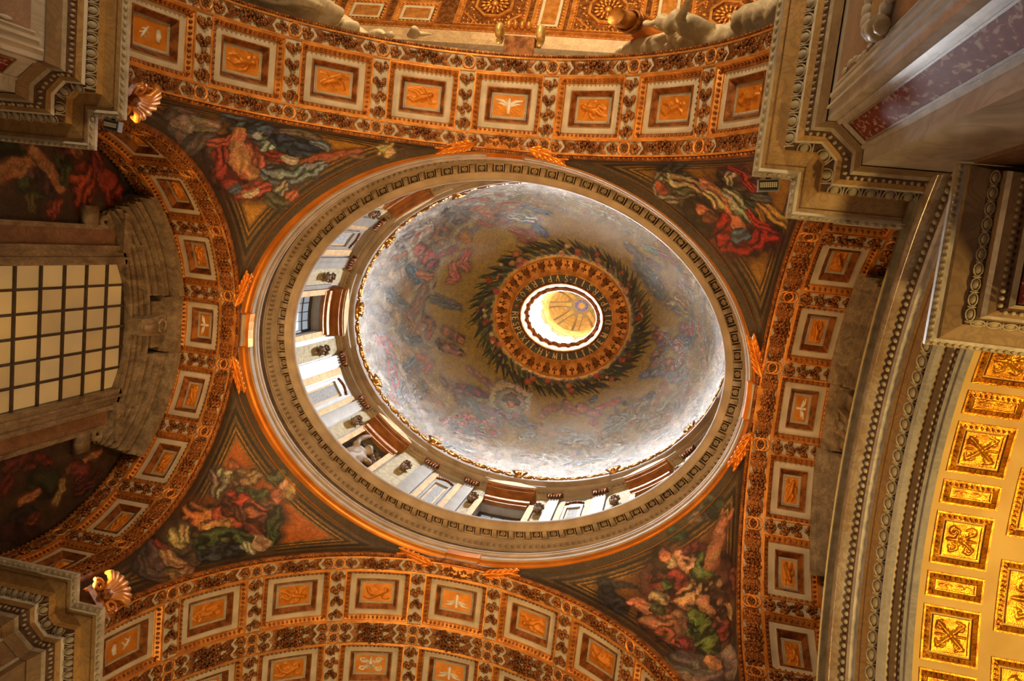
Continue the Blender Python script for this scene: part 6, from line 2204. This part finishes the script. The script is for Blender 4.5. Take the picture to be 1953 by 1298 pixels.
th0 = math.radians(31.4)
for i, x in enumerate((-6.6, .15, 7.0, 13.8)):
    for j in range(2):
        nput(NOCT, x, th0 - j * .285)
        nput(NREC, x + 3.42, th0 - j * .285)
for x in (-11.2, -14.4, -17.6, -20.8):
    for j in range(4):
        nput(NSM, x, th0 + .07 - j * .145)
mb = MB()
n = 170
for i in range(n):
    x = -24 + 44 * (i + .5) / n
    t = math.radians(40.2)
    mb.ell((x, NY + NR * math.sin(t), NZ + NR * math.cos(t)), (.085, .11, .13), 6, 4)
tag(mb.build('egg_row', STUCCO, nave, True), kind='stuff')
bd = MB()
for t0, t1, h_ in ((39.3, 39.55, .2), (41.0, 41.3, .25)):
    rows = [[(x, NY + (NR - hh) * math.sin(math.radians(t)), NZ + (NR - hh) * math.cos(math.radians(t))) for x in (-45, 40)] for t, hh in ((t0, 0), (t0, h_), (t1, h_), (t1, 0))]
    bd.grid(np.array(rows))
bd.build('gilded_fillet', GOLD, nave)
# marble cornice strip of the nave wall
mb = MB().box((-45, -12.75, 34.0), (40, -9.4, 34.6)).box((-45, -12.35, 33.6), (40, -9.4, 34.0))
struct(mb.build('trim_12', OCHRE_DIM), 'marble cornice of the nave wall above the upper arch', 'cornice')
wall_nave = struct(MB().box((-45, -9.6, 23.25), (40, -9.38, 34.0)).build('wall_nave', OCHRE_DIM), 'plain nave wall above the upper arch', 'wall')

# ------------------------------------------------------------------ sculpture


def remeshed(name, mb, mat, vox, parent=None, folds=0.0, fscale=6.0):
    """fuse overlapping tubes into one continuous carved body"""
    tmp = mb.build('carving_source', mat)
    md = tmp.modifiers.new('fuse', 'REMESH')
    md.mode = 'VOXEL'
    md.voxel_size = vox
    sm = tmp.modifiers.new('soften', 'SMOOTH')
    sm.iterations = 3
    dg = bpy.context.evaluated_depsgraph_get()
    me = bpy.data.meshes.new_from_object(tmp.evaluated_get(dg))
    me.name = name
    old = tmp.data
    bpy.data.objects.remove(tmp)
    bpy.data.meshes.remove(old)
    if folds:
        V = np.zeros(len(me.vertices) * 3, np.float32)
        N_ = np.zeros(len(me.vertices) * 3, np.float32)
        me.vertices.foreach_get('co', V)
        me.vertices.foreach_get('normal', N_)
        V, N_ = V.reshape(-1, 3).astype(float), N_.reshape(-1, 3)
        V += N_ * (folds * np.sin(fscale * (V[:, 0] * .75 - V[:, 2] * .65 + .9 * V[:, 1]) + 2.0 * vnoise(V, 2.0, 61)))[:, None]
        me.vertices.foreach_set('co', V.astype(np.float32).ravel())
    me.polygons.foreach_set('use_smooth', [True] * len(me.polygons))
    if not me.materials:
        me.materials.append(mat)
    me.update()
    return link(name, me, parent)


YS = -9.95
# reclining marble figure on the left spandrel: robe, foot, hand with a dove-like cloth end
mb = MB()
mb.tube([(-8.9, YS, 20.9), (-8.0, YS - .1, 21.6), (-7.0, YS - .15, 22.3), (-6.4, YS - .1, 23.0), (-6.0, YS, 23.9)], [1.0, 1.0, .85, .75, .5], 10)
mb.tube([(-7.6, YS - .5, 20.6), (-6.7, YS - .5, 21.3), (-6.1, YS - .4, 22.2), (-5.7, YS - .3, 23.2)], [.7, .62, .5, .42], 9)
mb.tube([(-6.1, YS - .1, 23.6), (-5.6, YS - .1, 23.7), (-5.15, YS - .1, 23.9)], [.5, .38, .22], 9)
mb.tube([(-6.3, YS, 24.3), (-5.6, YS, 24.3), (-4.9, YS + .05, 24.35), (-4.3, YS + .05, 24.2), (-4.0, YS + .05, 24.15)], [.34, .26, .2, .14, .09], 9)
mb.map(lambda v: np.stack([v[:, 0] - .75, (v[:, 1] - YS) * .7 + YS - .42, v[:, 2] + 1.5], 1))
o = remeshed('reclining_statue', mb, STATUE, .055, None, .075, 11.0)
tag(o, 'pale marble draped statue reclining on the upper arch, left of its crown', 'statue')
mb = MB().tube([(-3.75, YS, 24.3), (-3.45, YS, 24.0), (-3.3, YS, 23.6), (-3.25, YS, 23.3)], [.08, .2, .16, .05], 8).tube([(-3.45, YS, 24.0), (-3.1, YS, 24.0), (-2.8, YS, 23.95)], [.12, .08, .03], 7)
mb.map(lambda v: v + np.array([-.5, -.42, 1.5]))
tag(remeshed('marble_cloth_end', mb, STATUE, .04), 'small white marble drapery tip resting on the upper arch', 'statue')
# right spandrel: draped figure, raised arm, gilded horn
mb = MB()
mb.tube([(2.7, YS + .1, 25.0), (3.3, YS, 24.5), (4.0, YS - .1, 24.0), (5.0, YS - .1, 23.7)], [.12, .35, .55, .6], 9)
mb.tube([(4.6, YS - .2, 23.4), (5.4, YS - .1, 23.2), (6.1, YS, 22.7), (6.6, YS + .05, 21.9), (7.0, YS + .1, 21.0)], [.5, .62, .58, .55, .6], 10)
mb.tube([(4.3, YS - .4, 22.4), (4.7, YS - .4, 22.0), (5.1, YS - .35, 22.3), (5.5, YS - .3, 22.6)], [.35, .42, .42, .4], 9)
mb.tube([(6.4, YS - .2, 21.2), (6.9, YS - .1, 20.3), (7.4, YS, 19.6)], [.42, .45, .5], 9)
sh_ = lambda v: np.stack([v[:, 0] - .05, (v[:, 1] - YS) * .7 + YS - .42, v[:, 2] + 1.5], 1)
mb.map(sh_)
st = remeshed('draped_statue', mb, STATUE, .055, None, .07, 11.0)
tag(st, 'marble draped statue reclining on the upper arch, right of its crown, one hand raised', 'statue')
mb = MB().tube([(4.85, YS - .4, 21.9), (4.75, YS - .4, 21.2), (4.85, YS - .4, 20.4), (4.95, YS - .4, 19.4)], [.22, .17, .12, .08], 8)
for k, (a, l) in enumerate(((-.5, .25), (-.2, .36), (.05, .38), (.3, .34), (.9, .2))):
    b = np.array([4.95, YS - .4, 19.45])
    d_ = np.array([math.sin(a), -.1, -math.cos(a)])
    mb.tube([b, b + d_ * l * .55, b + d_ * l + np.array([.03, 0, .04])], [.035, .032, .02], 6)
remeshed('raised_arm', mb.map(sh_).map(lambda v: v + np.array([0, 0, .6])), STATUE, .025, st)
for k, (x, z, r) in enumerate(((4.05, 21.75, .30), (4.45, 22.0, .22), (4.85, 22.15, .2), (5.2, 22.2, .18))):
    a = np.linspace(.2, 1.9 * PI, 16)
    MB().tube([(x + r * math.cos(t), YS - .55 + .1 * math.sin(2 * t), z + r * .7 * math.sin(t)) for t in a], .10, 7).map(sh_).map(lambda v: v + np.array([0, 0, 1.0])).build('drapery_fold', STATUE, st, True)
hr = link('gilded_horn', None)
hr.location = (2.95, YS - 1.15, 24.65)
tag(hr, 'orange gilded horn held by the draped statue beside the nave vault', 'horn')
b = np.array(hr.location)
mv = lambda m_: m_.map(sh_).map(lambda v: v + np.array([-.2, -.2, 1.75]) - b)
mv(MB().tube([(3.45, YS - .55, 21.6), (3.9, YS - .5, 22.25), (4.4, YS - .4, 22.9), (5.0, YS - .25, 23.6), (5.4, YS - .1, 24.1)], [.44, .52, .50, .38, .18], 14)).build('horn_body', RING_GOLD, hr, True)
mv(MB().tube([(3.02, YS - .55, 21.15), (3.2, YS - .55, 21.35), (3.38, YS - .55, 21.52)], [.36, .36, .38], 12)).build('horn_mouth', GOLD, hr, True)
a = np.linspace(0, 2 * PI, 18)
d_ = np.array([.6, 0, .8])
u_ = np.array([.8, 0, -.6])
for c0 in ((3.40, 21.55), (3.5, 21.68)):
    mv(MB().tube([np.array([c0[0], YS - .55, c0[1]]) + .44 * (math.cos(t) * u_ + math.sin(t) * np.array([0, 1, 0])) for t in a], .06, 6)).build('rope_binding', GOLD_DARK, hr, True)

# scrolled console at the crown of the upper arch
mb = MB().box((-.42, -.45, -.1), (.5, .05, .25)).box((-.5, -.5, .25), (.6, .05, .55))
cs = mb.build('scrolled_console', GOLD_DARK, wall_nave)
cs.location = (.1, -9.45, 23.3)
for s in (-1, 1):
    a = np.linspace(0, 2.4 * PI, 22)
    MB().tube([(s * .62 + .02, -.55 + .26 * math.cos(t) * (1 - t / 11), -.02 + .3 * math.sin(t) * (1 - t / 11)) for t in a], .10, 7).build('volute', GOLD_PALE, cs, True)
mb = MB()
for k in range(4):
    mb.ell((-.3 + .2 * k, -.72, -.18), (.1, .14, .12), 8, 5)
mb.build('acanthus_leaf', GOLD, cs, True)

# figure in the drum niche
fq = rad(131.7)
nc = np.array([(DA + .45) * math.cos(fq), (DB + .45) * math.sin(fq), 0])
tn = np.array([-DA * math.sin(fq), DB * math.cos(fq), 0])
tn /= np.linalg.norm(tn)
inw = -np.array([math.cos(fq), math.sin(fq), 0])
Q = lambda u, v, z: nc + tn * u + inw * v + np.array([0, 0, z])
mb = MB()
mb.tube([Q(-.1, .3, 26.6), Q(0, .32, 27.6), Q(.05, .3, 28.5), Q(.05, .32, 29.1), Q(.0, .3, 29.5)], [.62, .55, .45, .42, .26], 10)
mb.ell(Q(-.1, .42, 29.95), (.22, .22, .26), 10, 7)
mb.ell(Q(-.12, .55, 29.92), (.05, .05, .07), 6, 4)
mb.tube([Q(.0, .3, 29.55), Q(-.06, .36, 29.75)], [.13, .12], 8)
mb.tube([Q(.32, .34, 29.3), Q(.50, .5, 29.75), Q(.42, .62, 30.35), Q(.30, .66, 30.6)], [.16, .13, .10, .06], 8)
mb.tube([Q(-.3, .34, 29.3), Q(-.55, .5, 28.9), Q(-.4, .68, 28.6)], [.16, .13, .09], 8)
nf = remeshed('niche_statue', mb, STATUE_DARK, .045, None, .03, 9.0)
tag(nf, 'grey stucco figure with one raised arm in the drum niche at lower left', 'statue')
hr2 = MB()
for k in range(9):
    a = k * 2 * PI / 9
    hr2.ell(Q(-.1 + .17 * math.cos(a), .36, 30.02 + .17 * math.sin(a)), (.09, .09, .09), 6, 4)
hr2.build('hair', FESTOON, nf, True)
cl = MB()
for k in range(14):
    cl.ell(Q(-.55 + random.uniform(-.15, .25), .25, 28.4 + k * .16), (.18, .16, .14), 7, 4)
cl.build('dark_drapery', FESTOON, nf, True)
